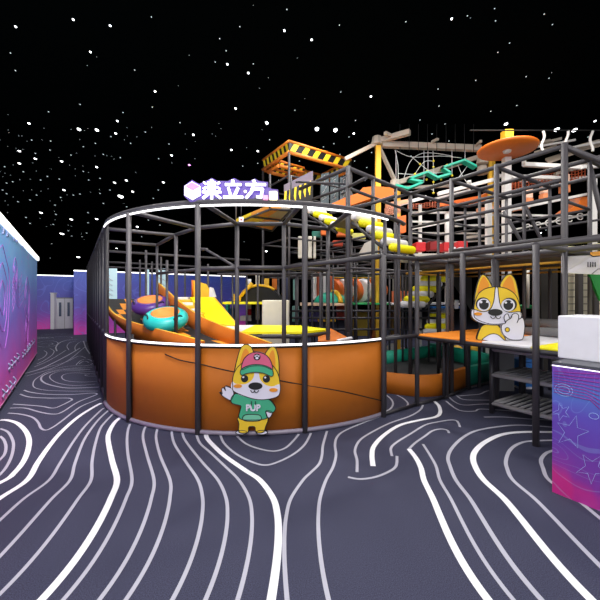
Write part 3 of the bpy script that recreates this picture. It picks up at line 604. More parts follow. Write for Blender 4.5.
def dome(x, y, rx, rz, d, m, label, nm='foam_dome', band=None):
    base = P(x, y, d); t = thing(nm, label, 'foam dome', base)
    prof = [(math.cos(k*math.pi/16), math.sin(k*math.pi/16)) for k in range(8)]+[(.002, 1)]
    MB().lathe(prof, None, 28).xf(Matrix.Translation(base) @ Matrix.Diagonal((rx, .5, rz, 1))).build('dome', m, t)
    if band:
        T([base+V((rx*1.02*math.cos(a)*.35+.06, -.5*math.cos(a), rz*1.03*math.sin(a))) for a in [k*math.pi/20 for k in range(0, 11)]], .06, 8).build('band', band, t)
dome(330.5, 302.5, .46, .29, 9.6, TEAL, 'teal foam dome with a yellow band on the middle deck', band=YEL2)
br = thing('striped_barrel', 'orange and white striped crawl barrel lying behind the teal dome', 'barrel', P(352, 302, 11))
for k in range(5):
    x0 = 331+k*9.5; m = (ORANGE_SLIDE, WHITE)[k % 2]; m = mat('barrel orange', (232, 110, 40), .45) if k % 2 == 0 else WHITE
    c0, c1_ = P(x0, 291, 11.0), P(x0+9.5, 290, 11.4); r = .36
    tt = c1_-c0; MB().tube([c0, c0+tt*.15, c0+tt*.5, c0+tt*.85, c1_], [r*.95, r*1.0, r*1.08, r*1.0, r*.95], None, 24).build('barrel_ring', m, br)
for k, x in enumerate((314, 319.5, 325, 330.5)):
    o = MB().capsule(P(x, 300, 10.4), P(x, 272, 10.4), .085).build('hanging_bag', mat('bag brown', (168, 78, 48), .5) if k % 2 else WHITE)
    tag(o, ('first white hanging bag from the left beside the striped barrel', 'brown hanging bag between the two white bags', 'white hanging bag between the two brown bags', 'brown hanging bag nearest the striped barrel')[k], 'punch bag')
# coloured blocks below and behind the middle deck
def blk(x0, x1, y0, y1, d, m, name, label, cat, depth=.3):
    a_, c_ = P(x0, y1, d), P(x1, y0, d); o = MB().box(a_, (c_.x-a_.x, 0, 0), (0, depth, 0), (0, 0, c_.z-a_.z)).build(name, m, None, min(.02, (c_.x-a_.x)/6)); return tag(o, label, cat)
LILAC = mat('lilac board', (96, 92, 160), .5); BRICK = mat('brick red foam', (190, 62, 34), .5); OCH = mat('ochre board', (190, 160, 40), .5); TAN = mat('tan board', (180, 160, 130), .6)
MINT = mat('mint board', (120, 170, 165), .5)
blk(309, 323, 307, 322, 10.2, LILAC, 'lilac_board', 'lilac board beneath the cream deck edge', 'panel')
blk(337, 347, 306, 320, 10.3, BRICK, 'foam_block', 'brick red foam block beneath the deck, below the teal dome', 'foam block')
blk(351, 370, 310, 336, 10.4, OCH, 'ochre_board', 'ochre board below the green deck edge', 'panel')
blk(372, 382, 312, 345, 10.4, mat('orange board', (200, 110, 40), .5), 'orange_board', 'orange board next to the ochre board below the deck', 'panel')
blk(393, 399, 306, 340, 10.6, OCH, 'ochre_strip', 'narrow ochre board standing left of the soft steps', 'panel')
blk(318, 336, 319, 322, 9.8, YEL2, 'yellow_beam_pad', 'amber beam pad beneath the lilac board', 'foam pad')
blk(292, 299, 306, 322, 10.6, MINT, 'mint_board', 'mint board between dark pipes below the deck', 'panel')
blk(228, 234, 308, 321, 9.9, BLUE, 'blue_barrel', 'blue upright drum beneath the yellow deck', 'drum')
blk(225.5, 228, 303, 320, 10.1, TEAL, 'teal_post_pad', 'teal padded post beside the blue drum', 'padded post')
blk(240, 246, 316, 321, 9.7, WHITE, 'white_cushion', 'small white cushion on the floor behind the yellow slide', 'cushion')
stp = thing('striped_post', 'red and white striped padded post behind the enclosure', 'padded post', P(249.5, 322, 10.2))
for k in range(7):
    a_ = P(249.5, 321-k*6, 10.2); c_ = P(249.5, 315.2-k*6, 10.2); T([a_, c_], .055, 12).build('band', (WHITE, RED)[k % 2], stp)
blk(255.5, 259.5, 274, 320, 10.3, CREAM, 'cream_post', 'cream padded post right of the striped post', 'padded post', .1)
blk(264, 269, 276, 290, 11.5, YEL2, 'amber_banner', 'amber banner above the black arch', 'banner', .05)
blk(272, 277, 277, 290, 11.5, ORANGE_SLIDE, 'orange_banner', 'orange banner to the right above the black arch', 'panel', .05)
blk(232, 236, 294, 301, 9.3, YEL2, 'amber_ball', 'amber soft block standing on the left end of the yellow deck', 'foam block', .15)
o = T([P(241, 296, 9.5), P(252, 283, 9.5)], .045, 10).build('slanted_bar', YEL2); tag(o, 'slanted amber foam bar leaning by the black arch', 'foam bar')
blk(286, 290, 278, 300, 11, mat('navy board', (40, 46, 84), .5), 'navy_board', 'narrow navy board standing right of the black arch', 'panel', .05)
blk(293, 297, 279, 300, 11, MINT, 'mint_strip', 'narrow mint board behind the big front post', 'panel', .05)

# ---------------------------------------------------------------- front right frame, soft platform
fr = thing('deck_frame', 'low dark pipe frame carrying the coloured soft platform at the right', 'pipe frame', W(-1, .8, 0))
Z2 = 2.38; G0 = V((1.90, 5.68, 0)); G2 = V((2.79, 4.14, 0)); G3 = V((3.36, 3.30, 0)); BK = B*.8
pA = V((1.25, 5.2, 0))
post(fr, pA.x-.02, pA.y-.05, 0, Z2, .036); post(fr, G0.x, G0.y, 0, Z2, .038); post(fr, G2.x, G2.y, 0, Z2, .038)
m2 = G0.lerp(G2, .46); post(fr, m2.x, m2.y, 1.1, Z2, .04)
u = lambda p, z: V((p.x, p.y, z))
beam(fr, u(pA, Z2), u(G0, Z2), .036); beam(fr, u(G0, Z2), u(G3, Z2), .04)
beam(fr, u(G0+BK, Z2), u(G3+BK, Z2), .036); beam(fr, u(G0, Z2), u(G0+B*3.4, Z2), .034); beam(fr, u(G2, Z2), u(G2+B*3, Z2), .036); beam(fr, u(m2, Z2), u(m2+B*3, Z2), .03)
beam(fr, u(G0+BK*2, Z2), u(G3+BK*2, Z2), .034)
beam(fr, u(G0, 1.11), u(G3, 1.11), .03, PIPE2); beam(fr, u(pA, 1.14), u(G0, 1.14), .034, PIPE2)
H1 = G(444, 399); H2 = G(468, 389.5); H3 = G(500, 381)
for h_, r in ((H1, .03), (H2, .046)): post(fr, h_.x, h_.y, 0, 1.08, r, PIPE2)
for p, q in ((u(pA, .03), u(G0, .03)), (u(G0, .03), u(H1, .03)), (u(H1, .03), u(H2, .03)), (u(H2, .03), u(H3, .03))): beam(fr, p, q, .024, PIPE2, 'floor_rail')
for g_ in (G2+BK, G0+BK, m2+BK): post(fr, g_.x, g_.y, 0, Z2, .03)
pf = thing('soft_platform', 'soft play platform padded in orange, white and yellow behind the second dog', 'soft platform', W(-1, 1.7, 0))
def pad(t0, t1, m):
    a_, c_ = G0+(-A)*t0, G0+(-A)*t1; e = B*2.6
    o = MB().prism([u(a_, 1.16), u(c_, 1.16), u(c_+e, 1.16), u(a_+e, 1.16)], (0, 0, -.035)).build('pad', m, pf, .01); return o
pad(-.05, 1.06, mat('bright orange vinyl', (250, 145, 40), .45)); pad(1.07, 1.68, WHITE); pad(1.69, 2.9, YEL)
MB().prism([u(G0, 1.10), u(G3, 1.10), u(G3+B*2.6, 1.10), u(G0+B*2.6, 1.10)], (0, 0, -.02)).build('deck_board', BLACK, pf)
for k in range(3):
    q = [G0, m2, G2][k]+B*2.4; T([u(q, 0), u(q, 1.0)], .035).build('support', PIPE2, pf)
for k, yy in enumerate((322, 331)):
    o = MB().capsule(P(522+2*k, yy, 6.2-.5*k), P(566, yy+2, 5.6-.5*k), .07).build('foam_roll', GREYP)
    tag(o, ('upper grey foam roll behind the white platform pad', 'lower grey foam roll behind the white platform pad')[k], 'foam roll')

# low padded pool
bp = thing('ball_pool', 'low padded pool with orange front walls, teal back walls and a dark net floor', 'ball pool', V((2.9, 7.6, 0)))
CR = [V((1.15, 6.75, 0)), V((1.62, 6.42, 0)), V((1.95, 6.25, 0)), V((2.21, 6.19, 0)), V((2.45, 6.24, 0)), V((2.75, 6.42, 0)), V((3.38, 6.98, 0))]
def lowwall(pts, h, m, th=.10):
    pts = smooth(pts, 4) if len(pts) > 3 else pts; mb = MB(); rows = []
    for i, p in enumerate(pts):
        t = pts[min(i+1, len(pts)-1)]-pts[max(i-1, 0)]; n = V((-t.y, t.x, 0)).normalized()*th
        rows.append([mb.bm.verts.new(q) for q in (p, p+V((0, 0, h)), p+n+V((0, 0, h)), p+n)])
    for i in range(len(rows)-1):
        for k in range(4): mb.face([rows[i][k], rows[i][(k+1) % 4], rows[i+1][(k+1) % 4], rows[i+1][k]], None, k in (0, 2))
    mb.face(rows[0]); mb.face(rows[-1][::-1]); return mb
lowwall(CR, .37, ORANGE).build('front_wall', ORANGE, bp); lowwall([V((3.38, 6.98, 0)), V((4.15, 7.5, 0))], .37, TEAL).build('front_corner', TEAL, bp)
lowwall([V((4.3, 7.6, 0)), V((4.35, 8.3, 0)), V((3.75, 9.9, 0))], .47, TEAL).build('back_wall', TEAL, bp); lowwall([V((3.75, 9.9, 0)), V((2.0, 8.7, 0))], .42, TEAL).build('back_wall', TEAL, bp)
lowwall([V((1.95, 8.6, 0)), V((1.15, 6.9, 0))], .35, ORANGE).build('left_wall', ORANGE, bp)
MB().prism([V((1.2, 6.8, .12)), V((2.2, 6.3, .12)), V((4.2, 7.6, .12)), V((4.3, 8.3, .12)), V((3.7, 9.8, .12)), V((2, 8.6, .12))], (0, 0, -.1)).build('net_floor', NETB, bp)
# things beyond the pool
for k, (x, y, s, m, lb) in enumerate(((393, 349, .2, WHITE, 'white soft ball on the floor left behind the teal pool wall'), (402, 345, .14, mat('ball pink', (220, 150, 180), .4), 'pink soft ball behind the teal pool wall'), (457, 346, .17, YEL2, 'amber soft toy block behind the teal wall below the platform'), (474, 349, .18, YEL2, 'second amber soft block behind the teal wall beside a dark pipe'))):
    d = 10.6; c = P(x, y, d); mb = MB(); bmesh.ops.create_icosphere(mb.bm, subdivisions=3, radius=s)
    for f in mb.bm.faces: f.smooth = True
    o = mb.xf(Matrix.Translation((c.x, c.y, s+.0)) @ Matrix.Diagonal((1, 1, .9, 1))).build('soft_ball', m); tag(o, lb, 'ball')

# shoe rack
rk = thing('shoe_rack', 'dark pipe shoe rack with two slatted shelves beneath the platform', 'rack', W(-1.6, 2, 0))
SR = mat('rack grey', (168, 166, 170), .5)
ra = V((2.92, 5.33, 0)); rl, rd = 1.5, .9
for i in (0, 1):
    for j in (0, 1):
        q = ra-A*(rl*i)+B*(rd*j); T([u(q, 0), u(q, 1.0)], .036).build('leg', PIPE2, rk)
for z in (.97, .585, .15):
    sh = T([u(ra, z), u(ra-A*rl, z)], .032).build('front_rail', SR, rk)
    T([u(ra+B*rd, z), u(ra-A*rl+B*rd, z)], .026).build('back_rail', SR, rk)
    T([u(ra, z), u(ra+B*rd, z)], .026).build('side_rail', SR, rk); T([u(ra-A*rl, z), u(ra-A*rl+B*rd, z)], .026).build('side_rail', SR, rk)
    if z < .9:
        for k in range(1, 16): T([u(ra-A*(rl*k/16), z+.01), u(ra-A*(rl*k/16)+B*rd, z+.01)], .021, 6).build('slat', SR, rk)
gp = MB().box(G(499, 391), V((.28, -.02, 0)), A*.3+B*.3, (0, 0, .82)).build('grey_cabinet', GREYP, None, .01); tag(gp, 'plain grey cabinet standing on the carpet behind the shoe rack', 'cabinet')
bl = thing('blue_bin', 'blue plastic bin on the floor behind the shoe rack', 'bin', G(526, 389))
MB().box(G(519.5, 388.5), (.26, 0, 0), (0, .26, 0), (0, 0, .5)).build('body', BLUE, bl, .02); MB().box(G(519, 388.5)+V((-.02, -.02, .5)), (.3, 0, 0), (0, .3, 0), (0, 0, .06)).build('lid', BLUE, bl, .015)
MB().box(G(519.5, 388.5)+V((-.03, -.05, -.0)), (.36, 0, 0), (0, .36, 0), (0, 0, .03)).build('base', WHITE, bl)

# counter and white case
cp0 = V((2.24*.875*1.0, 0, 0)); k = (552.2-300)/F; cd = 3.16; cc = V((k*cd, cd, 0)); CH = EYE-66*cd/F
ct = thing('reception_counter', 'counter wrapped in purple and blue star print with a dark top edge', 'counter', cc-A*1.2+B*.3)
MB().box(cc, -A*2.2, B*.7, (0, 0, CH-.004)).build('body', MUR_R, ct)
MB().box(cc+A*.0-B*.005+V((0, 0, CH-.002)), -A*2.2, B*.72, (0, 0, .026)).build('top', mat('counter top', (70, 72, 80), .35), ct, .006)
T([cc-B*.006+V((0, 0, CH-.01)), cc-B*.006-A*2.2+V((0, 0, CH-.01))], .004, 6).build('light_edge', LED, ct)
def onct(x, y):
    k = (x-300)/F; t = (cc.x-k*cc.y)/(A.x-k*A.y); q = cc-A*t; return V((q.x, q.y, EYE+(HY-y)*q.y/F))-B*.004
def star(cx, cy, r, rot, sc=1):
    return [onct(cx+(r if i % 2 == 0 else r*.42)*math.cos(rot+i*math.pi/5)*sc, cy+(r if i % 2 == 0 else r*.42)*math.sin(rot+i*math.pi/5)) for i in range(10)]
SL = mat('counter print line', (170, 200, 245), .5)
for cx, cy, r, rot in ((572, 432, 17, -1.3), (592, 468, 16, -.9), (562, 412, 9, -1.9)): MB().tube(star(cx, cy, r, rot), .0016, None, 5, closed=True).build('star_outline', SL, ct)
for cx, cy, rx, ry in ((564, 390, 9, 6), (564, 390, 6, 3.6), (594, 416, 5, 3)): MB().tube([onct(cx+rx*math.cos(t*.45), cy+ry*math.sin(t*.45)+.18*rx*math.cos(t*.45)) for t in range(14)], .002, None, 5, closed=True).build('orbit_line', SL, ct)
mb = MB()
for k in range(9): mb.tube([onct(554, 371+k*2.6), onct(575+k*2, 373+k*3.4), onct(600, 374+k*4.4)], .0035, None, 5)
mb.build('print_stripes', mat('counter stripe', (150, 40, 150), .5), ct)
wc0 = V(((557.5-300)/F*3.35, 3.35, CH+.024)); wb = thing('white_case', 'plain white box standing on the purple counter', 'box', wc0-A*.4+B*.2)
hh = EYE-17.5*3.35/F-CH-.024
MB().box(wc0, -A*1.3, B*.45, (0, 0, hh)).build('case', mat('case white', (226, 226, 234), .45), wb, .012)

# ---------------------------------------------------------------- upper tower frame
up = thing('tower_frame', 'tall dark pipe tower frame standing behind the soft platform', 'pipe frame', W(-.2, 2.7, 0))
ZT = 3.86; uA = (-1.6, -.67, .13, 1.05); uB = (1.85, 2.75, 3.75)
for i, a_ in enumerate(uA):
    for j, b_ in enumerate(uB):
        q = W(a_, b_, 0); post(up, q.x, q.y, 0, ZT+(.04 if j == 0 else 0), .042 if j == 0 else .03)
for j, b_ in enumerate(uB):
    beam(up, W(-3.0 if j else -1.6, b_, ZT), W(1.05, b_, ZT), .036)
    for z in ((3.40, 3.17) if j == 0 else (3.1,)): beam(up, W(-1.6, b_, z), W(1.05, b_, z), .028 if j == 0 else .02)
    beam(up, W(-2.6, b_, 2.42), W(1.05, b_, 2.42), .034)
for a_ in uA:
    beam(up, W(a_, 1.85, ZT), W(a_, 3.75, ZT), .034); beam(up, W(a_, 1.85, 2.42), W(a_, 3.75, 2.42), .03); beam(up, W(a_, 1.85, 3.1), W(a_, 2.75, 3.1), .022)
n1 = P(348, 168, 5.68); n2 = W(1.05, 1.85, ZT)
beam(up, n1, n2, .036); beam(up, n1, P(300, 189, 6.9), .036); beam(up, P(348, 188, 5.68), P(409, 211, 7.0), .028); beam(up, P(348, 187, 5.68), P(313, 199, 6.6), .026); beam(up, P(348, 187, 5.68), P(366, 178, 5.0), .026)
post(up, n1.x, n1.y, 1.2, ZT+.03, .04); q = n1.lerp(n2, .35); post(up, q.x, q.y, 1.2, ZT, .033); q = n1.lerp(n2, .72); post(up, q.x, q.y, 0, ZT, .033)
beam(up, P(296, 182, 6.4), P(348, 184, 6.0), .02); beam(up, P(354, 209, 5.8), P(395, 196, 5.5), .028)
beam(up, W(-1.6, 1.85, ZT), W(-2.3, 2.3, 3.3), .034, PIPE, 'brace'); beam(up, W(-1.6, 2.75, ZT-.1), W(-1.75, 3.1, 2.42), .034, PIPE, 'brace'); beam(up, W(-.4, 2.6, 3.3), W(-.75, 2.75, 2.5), .03, PIPE, 'brace')
beam(up, W(-.67, 2.75, 3.4), W(-1.0, 2.9, 2.45), .03, PIPE, 'brace')
beam(up, W(-1.6, 1.85, 2.6), W(.1, 1.85, 2.6), .03, PIPE); beam(up, W(1.05, 1.85, ZT), W(1.05, -.2, 3.2), .03)
# upper deck with yellow edges
ud = thing('upper_deck', 'upper play deck with amber edge strips above the soft platform', 'play deck', W(-.2, 2.8, 2.3))
MB().prism([W(-1.7, 1.95, 2.34), W(1.2, 1.95, 2.34), W(1.2, 3.9, 2.34), W(-1.7, 3.9, 2.34)], (0, 0, .06)).build('deck_board', mat('deck brown', (70, 58, 48), .6), ud)
for p, q in ((W(-1.7, 1.93, 2.26), W(1.2, 1.93, 2.26)), (W(-1.7, 3.0, 2.27), W(1.2, 3.0, 2.27)), (W(1.22, 1.93, 2.26), W(1.22, 3.9, 2.26)), (W(-1.7, 3.85, 2.25), W(1.2, 3.85, 2.25))): beam(ud, p, q, .018, mat('edge amber', (200, 145, 40), .5), 'edge_strip')
for k in range(4):
    o = blk(416+k*14, 426+k*14, 242-(k % 2), 251-(k % 2), 8.6+.2*k, RED if k != 1 else mat('dark red vinyl', (135, 14, 20), .5), 'red_cushion', ('bright red cushion', 'dark red cushion', 'red cushion', 'red cushion')[k]+(' at the left end of the row on the upper deck', ' second in the row on the upper deck', ' third in the row on the upper deck', ' last in the row on the upper deck')[k], 'cushion', .3)
for k in range(4):
    blk(452+k*8, 456+k*8, 247, 253, 8.2, WHITE, 'white_block', 'white foam block %s on the upper deck before the red cushions' % ('at the left', 'second from left', 'third from left', 'at the right')[k], 'foam block', .2)

rd_ = thing('rear_upper_deck', 'pale edged rear deck carrying the row of red cushions', 'play deck', V((3.4, 8.7, 2.75)))
MB().prism([P(409, 253.5, 8.1), P(486, 253.5, 8.1), V((P(486, 253.5, 8.1).x+.6, 9.6, P(0, 253.5, 8.1).z)), V((P(409, 253.5, 8.1).x+.2, 9.6, P(0, 253.5, 8.1).z))], (0, 0, -.06)).build('deck_board', CREAM, rd_)
for x in (411, 440, 484): T([(P(x, 0, 8.2).x, 8.2, 0), (P(x, 0, 8.2).x, 8.2, P(0, 255, 8.1).z)], .03).build('support', PIPE2, rd_)
# net frame grid behind the enclosure
gf = thing('rear_grid_frame', 'deep dark pipe grid frame rising behind the round enclosure', 'pipe frame', W(4, 2, 0))
for a_ in (1.9, 2.9, 3.9, 4.9, 5.9):
    for b_ in (.95, 1.9, 2.9, 3.9):
        q = W(a_, b_, 0); post(gf, q.x, q.y, 0, 2.4 if b_ < 1 else 3.2, .03)
for b_ in (.95, 1.9, 2.9, 3.9):
    for z in ((2.38,) if b_ < 1 else (2.38, 2.8, 3.2)): beam(gf, W(1.9, b_, z), W(5.9, b_, z), .028)
for a_ in (1.9, 2.9, 3.9, 4.9, 5.9):
    beam(gf, W(a_, .95, 2.38), W(a_, 4.6, 2.38), .028); beam(gf, W(a_, 1.9, 3.2), W(a_, 4.2, 3.2), .026); beam(gf, W(a_, 1.9, 2.8), W(a_, 4.2, 2.8), .022)

# foam roller stairs
def rollers(nm, label, specs, r, grp=None):
    t = thing(nm, label, 'foam stairs', V((specs[0][0].x, specs[0][0].y, specs[-1][0].z-.2)))
    for i, (p, q, m) in enumerate(specs): MB().capsule(p, q, r).build('roller', m, t)
    a_, c_ = specs[0][0], specs[-1][0]; T([a_+V((0, -.0, -.12)), c_+V((0, 0, -.12))], .03).build('stringer', PIPE2, t)
    a_, c_ = specs[0][1], specs[-1][1]; T([a_+V((0, .0, -.12)), c_+V((0, 0, -.12))], .03).build('stringer', PIPE2, t)
    return t
rollers('roller_stairs', 'white and yellow foam roller stairs descending from the right end of the ring', [(P(352+i*7.6, 216.5+i*6.1, 6.9-i*.13), P(376+i*7.6, 221+i*5.9, 7.3-i*.13), (WHITE, YEL)[i % 2]) for i in range(6)], .078)
rollers('roller_stairs', 'upper white and yellow foam roller stairs just beneath the yellow hazard boards', [(P(308+i*5.8, 210.5+i*3.4, 8.4-i*.12), P(326+i*5.2, 213.5+i*3.8, 8.8-i*.12), (WHITE, YEL)[i % 2]) for i in range(6)], .078)
rollers('roller_stairs', 'grey and yellow foam roller stairs seen between pipes left of the black net', [(P(421-i*4.2, 279+i*5.1, 9.2-i*.1), P(446-i*4.2, 279+i*5.1, 9.4-i*.1), (YEL, WHITE)[i % 2]) for i in range(6)], .088)
rollers('roller_stairs', 'lowest yellow and grey foam roller stairs under the white deck edge', [(P(431-i*2, 311+i*5.2, 9.2-i*.1), P(448, 311+i*5.2, 9.4-i*.1), (YEL, WHITE)[(i+1) % 2]) for i in range(5)], .08)
tr = MB().prism([P(449, 277, 7.8), P(472, 277, 7.8), P(472, 312, 7.8)], (0, .03, 0)).build('black_net_triangle', BLACK); tag(tr, 'black triangular net beneath the amber deck edge left of the second dog', 'net')
blk(455, 459, 300, 309, 8.4, WHITE, 'white_pad', 'white pad behind the lower tip of the black net', 'foam pad', .05)
blk(432, 462, 306.5, 308.5, 8.9, BLUE, 'blue_mat', 'thin blue mat on the deck behind the black net', 'mat', .5)
blk(392, 410, 291, 303, 9.8, mat('salmon orange', (228, 120, 80), .5), 'salmon_panel', 'salmon orange panel behind the deck posts', 'panel', .06)
blk(374, 378, 272, 302, 12.2, mat('stone grey', (150, 155, 145), .6), 'stone_column', 'pale grey column behind the deck posts beside the barrel', 'column', .2)
blk(394, 397, 274, 302, 11.6, mat('stone grey', (150, 155, 145), .6), 'stone_column', 'second pale grey column beneath the roller stairs', 'column', .2)
blk(399, 415, 274, 291, 10.4, mat('dark screen', (24, 26, 34), .25), 'dark_screen', 'dark glossy screen behind the deck posts', 'screen', .06)
for k, x in enumerate((336, 343, 350, 357, 364)):
    mb = MB().tube([P(x, 276, 10.0), P(x+3, 272, 10.0), P(x+6, 276, 10.0)], .02, None, 6)
    o = mb.build('yellow_hook', YEL2); tag(o, 'yellow zigzag net piece %s above the striped barrel' % ('at the left', 'second from left', 'in the middle', 'fourth from left', 'at the right')[k], 'net piece')
o = T([P(333, 277.5, 10.0), P(373, 278, 10.0)], .014, 6).build('yellow_rope', YEL2); tag(o, 'taut yellow rope above the striped barrel', 'rope')
# ---------------------------------------------------------------- hazard tower
HY_ = mat('hazard yellow', (236, 206, 40), .5); HO = mat('hazard orange', (226, 130, 40), .5); HB = mat('hazard black', (20, 20, 22), .5)
hN, hL, hR = P(289, 141, 9), P(263, 160, 10.24), P(351, 160, 10.24); hF = hL+hR-hN
ht = thing('hazard_tower', 'high pipe tower topped by an orange frame with yellow and black hazard boards', 'tower', V((.2, 10.2, 0)))
def hazard_side(p, q, h, n, inset=.03):
    dn = V((0, 0, -h)); t = q-p; nn = V((-t.y, t.x, 0)).normalized()*inset
    if nn.y > 0: nn = -nn
    MB().prism([p, q, q+dn, p+dn], -nn*.6).build('hazard_board', HB, ht)
    T([p, q], .035).build('orange_rail', HO, ht); T([p+dn, q+dn], .05).build('orange_rail', HO, ht)
    mb = MB()
    for k in range(n):
        a_, b_ = p+t*((k+.05)/n), p+t*((k+.5)/n); sh = t/n*.4
        mb.prism([a_+sh+dn*.12, b_+sh+dn*.12, b_+dn*.88, a_+dn*.88], nn*.3)
    mb.build('hazard_stripes', HY_, ht)
hazard_side(hN, hL, .29, 7); hazard_side(hN, hR, .29, 6); hazard_side(hR, hF, .29, 6); hazard_side(hL, hF, .29, 8)
iN, iL, iR = P(279, 164.5, 9.6), P(268, 171, 10.2), P(304, 171.5, 10.2)
for p, q in ((iN, iL), (iN, iR), (iR, iR+iL-iN), (iL, iR+iL-iN)): hazard_side(p+V((0, 0, .1)), q+V((0, 0, .1)), .13, 4, .02)
for p in (hN, hL, hR, hF): T([(p.x, p.y, 0), (p.x, p.y, p.z-.29)], .032).build('post', PIPE, ht)
for z in (2.4, 3.3, 4.2, 4.9):
    for p, q in ((hN, hL), (hN, hR), (hR, hF), (hL, hF)): T([u(p, z), u(q, z)], .026).build('beam', PIPE, ht)
bN, bR = P(284, 192, 8.8), P(313, 180, 9.2)
MB().prism([bN, bR, bR+V((0, 0, -.7)), bN+V((0, 0, -.5))], (0, .05, 0)).build('striped_board', HB, ht)
MB().prism([bN+V((0, 0, .18)), bR+V((0, 0, .25)), bR, bN], (0, .08, 0)).build('lilac_board', mat('lilac grey', (110, 100, 116), .6), ht)
mb = MB()
for k in range(6):
    p = bN.lerp(bR, (k+.15)/6); q = bN.lerp(bR, (k+.55)/6); mb.prism([p, q, q+V((-.03, 0, -.5)), p+V((-.05, 0, -.5))], (0, -.012, 0))
mb.build('yellow_stripes', HY_, ht)
for k in range(3):
    x = 321+k*9.5; o = MB().prism([P(x, 206, 10.6), P(x+8, 206, 10.6), P(x+8, 172+k*1.5, 10.6), P(x, 174+k*1.5, 10.6)], (0, .08, 0)).build('scribble_panel', mat('blue grey panel', (112, 130, 138), .5), ht)
    mb = MB()
    for j in range(7): mb.tube([P(x+1.5+(j % 2)*2, 200-j*3.5, 10.58), P(x+5.5-(j % 3), 197.5-j*3.5, 10.58), P(x+3+(j % 2)*2, 196.5-j*3.5, 10.58)], .010, None, 5)
    s_ = mb.build('scribble', WHITE, o)
# chequered landing under the tower
cl = thing('chequered_landing', 'orange, white and yellow chequered landing hanging over the enclosure ring', 'landing', Z(265, 218, 3.6))
cz = [[Z(x, y, 3.6) for x, y in r] for r in (((270, 208), (281, 208.5), (291, 209)), ((251, 215.5), (268, 217), (281, 219)), ((236, 222), (255, 226), (272, 230)))]
for i in range(2):
    for j in range(2):
        MB().prism([cz[i][j], cz[i][j+1], cz[i+1][j+1], cz[i+1][j]], (0, 0, .07)).build('pad', (mat('landing orange', (225, 150, 60), .5), mat('landing beige', (175, 160, 140), .5), HY_)[(i*2+j) % 3 if i+j < 2 else 0], cl)
for p in (cz[0][0], cz[0][2], cz[2][0], cz[2][2]): T([p, V((p.x, p.y, 4.3))], .02).build('hanger', PIPE, cl)
for p, q in ((cz[0][0], cz[2][0]), (cz[0][2], cz[2][2]), (cz[1][0], cz[1][2]), (cz[0][0], cz[0][2]), (cz[2][0], cz[2][2]), (cz[0][0], cz[0][2])): T([p+V((0, 0, -.03)), q+V((0, 0, -.03))], .022).build('edge_pipe', PIPE, cl)
rs_ = thing('round_marker', 'small white square sign with a red dot hanging beside the chequered landing', 'sign', P(241, 222, 7.5))
MB().prism([P(239, 223, 7.5), P(243.5, 223, 7.5), P(243.5, 217, 7.5), P(239, 217, 7.5)], (0, .02, 0)).build('plate', WHITE, rs_)
MB().capsule(P(241.2, 219.5, 7.49), P(241.2, 219.5, 7.47), .018, None, 12).build('dot', RED, rs_)
T([P(241.2, 217, 7.5), P(241.2, 205, 7.5)], .008, 6).build('hanging_wire', PIPE2, rs_)
tg = MB().prism([P(257, 214, 7.6), P(262, 214, 7.6), P(260.5, 208, 7.6)], (0, .03, 0)).build('white_pennant', WHITE); tag(tg, 'small white pennant above the chequered landing', 'pennant')

# ---------------------------------------------------------------- ropes course
GC = mat('girder cream', (196, 184, 170), .55); WP = mat('white steel', (226, 222, 218), .45); YP = mat('post yellow', (244, 190, 50), .45)
def sqbar(p, q, w, m, nm, par):
    p, q = V(p), V(q); t = (q-p).normalized(); s1 = t.orthogonal().normalized() if abs(t.z) > .95 else t.cross(V((0, 0, 1))).normalized(); s2 = t.cross(s1)
    if abs(t.z) > .95: s1 = V((1, 0, 0)); s2 = V((0, 1, 0))
    return MB().box(p-(s1+s2)*w/2, s1*w, s2*w, q-p).build(nm, m, par)
rc = thing('ropes_course', 'high ropes course frame of cream girders on yellow and white posts', 'ropes course', V((3, 10, 0)))
for x, y0, y1, d, w_ in ((378, 146, 300, 9.5, .13), (398.5, 190, 300, 9.9, .09), (490, 150, 300, 10.0, .09), (493.5, 153, 300, 10.4, .07)):
    p = P(x, y0, d); sqbar((p.x, p.y, 0), p, w_, YP, 'yellow_post', rc)
for x, y0, d, w_ in ((506.5, 148, 8.4, .15), (592.5, 178, 8.6, .13), (488.5, 200, 9.0, .12), (420, 205, 10, .08), (447, 214, 9.6, .09)):
    p = P(x, y0, d); sqbar((p.x, p.y, 0), p, w_, WP, 'white_post', rc)
p = P(507, 131, 8.4); sqbar(P(507, 148, 8.4), p, .2, YP, 'post_head', rc)
for x0, y0, d0, x1, y1, d1, w_ in ((345, 159, 9.3, 377, 143, 9.5, .09), (379, 147, 9.5, 396, 183, 9.9, .08), (382, 144.5, 9.5, 480, 148.5, 9.9, .15), (378, 141, 9.5, 410, 132, 9.0, .13), (385, 133, 9.1, 393, 137, 9.3, .08), (393, 184, 9.9, 482, 156, 10.2, .12), (392, 188, 10, 450, 186, 10.4, .08), (432, 142, 9.6, 438, 139, 9.4, .06), (476, 146, 9.8, 481, 141, 9.5, .06)):
    sqbar(P(x0, y0, d0), P(x1, y1, d1), w_, GC, 'girder', rc)
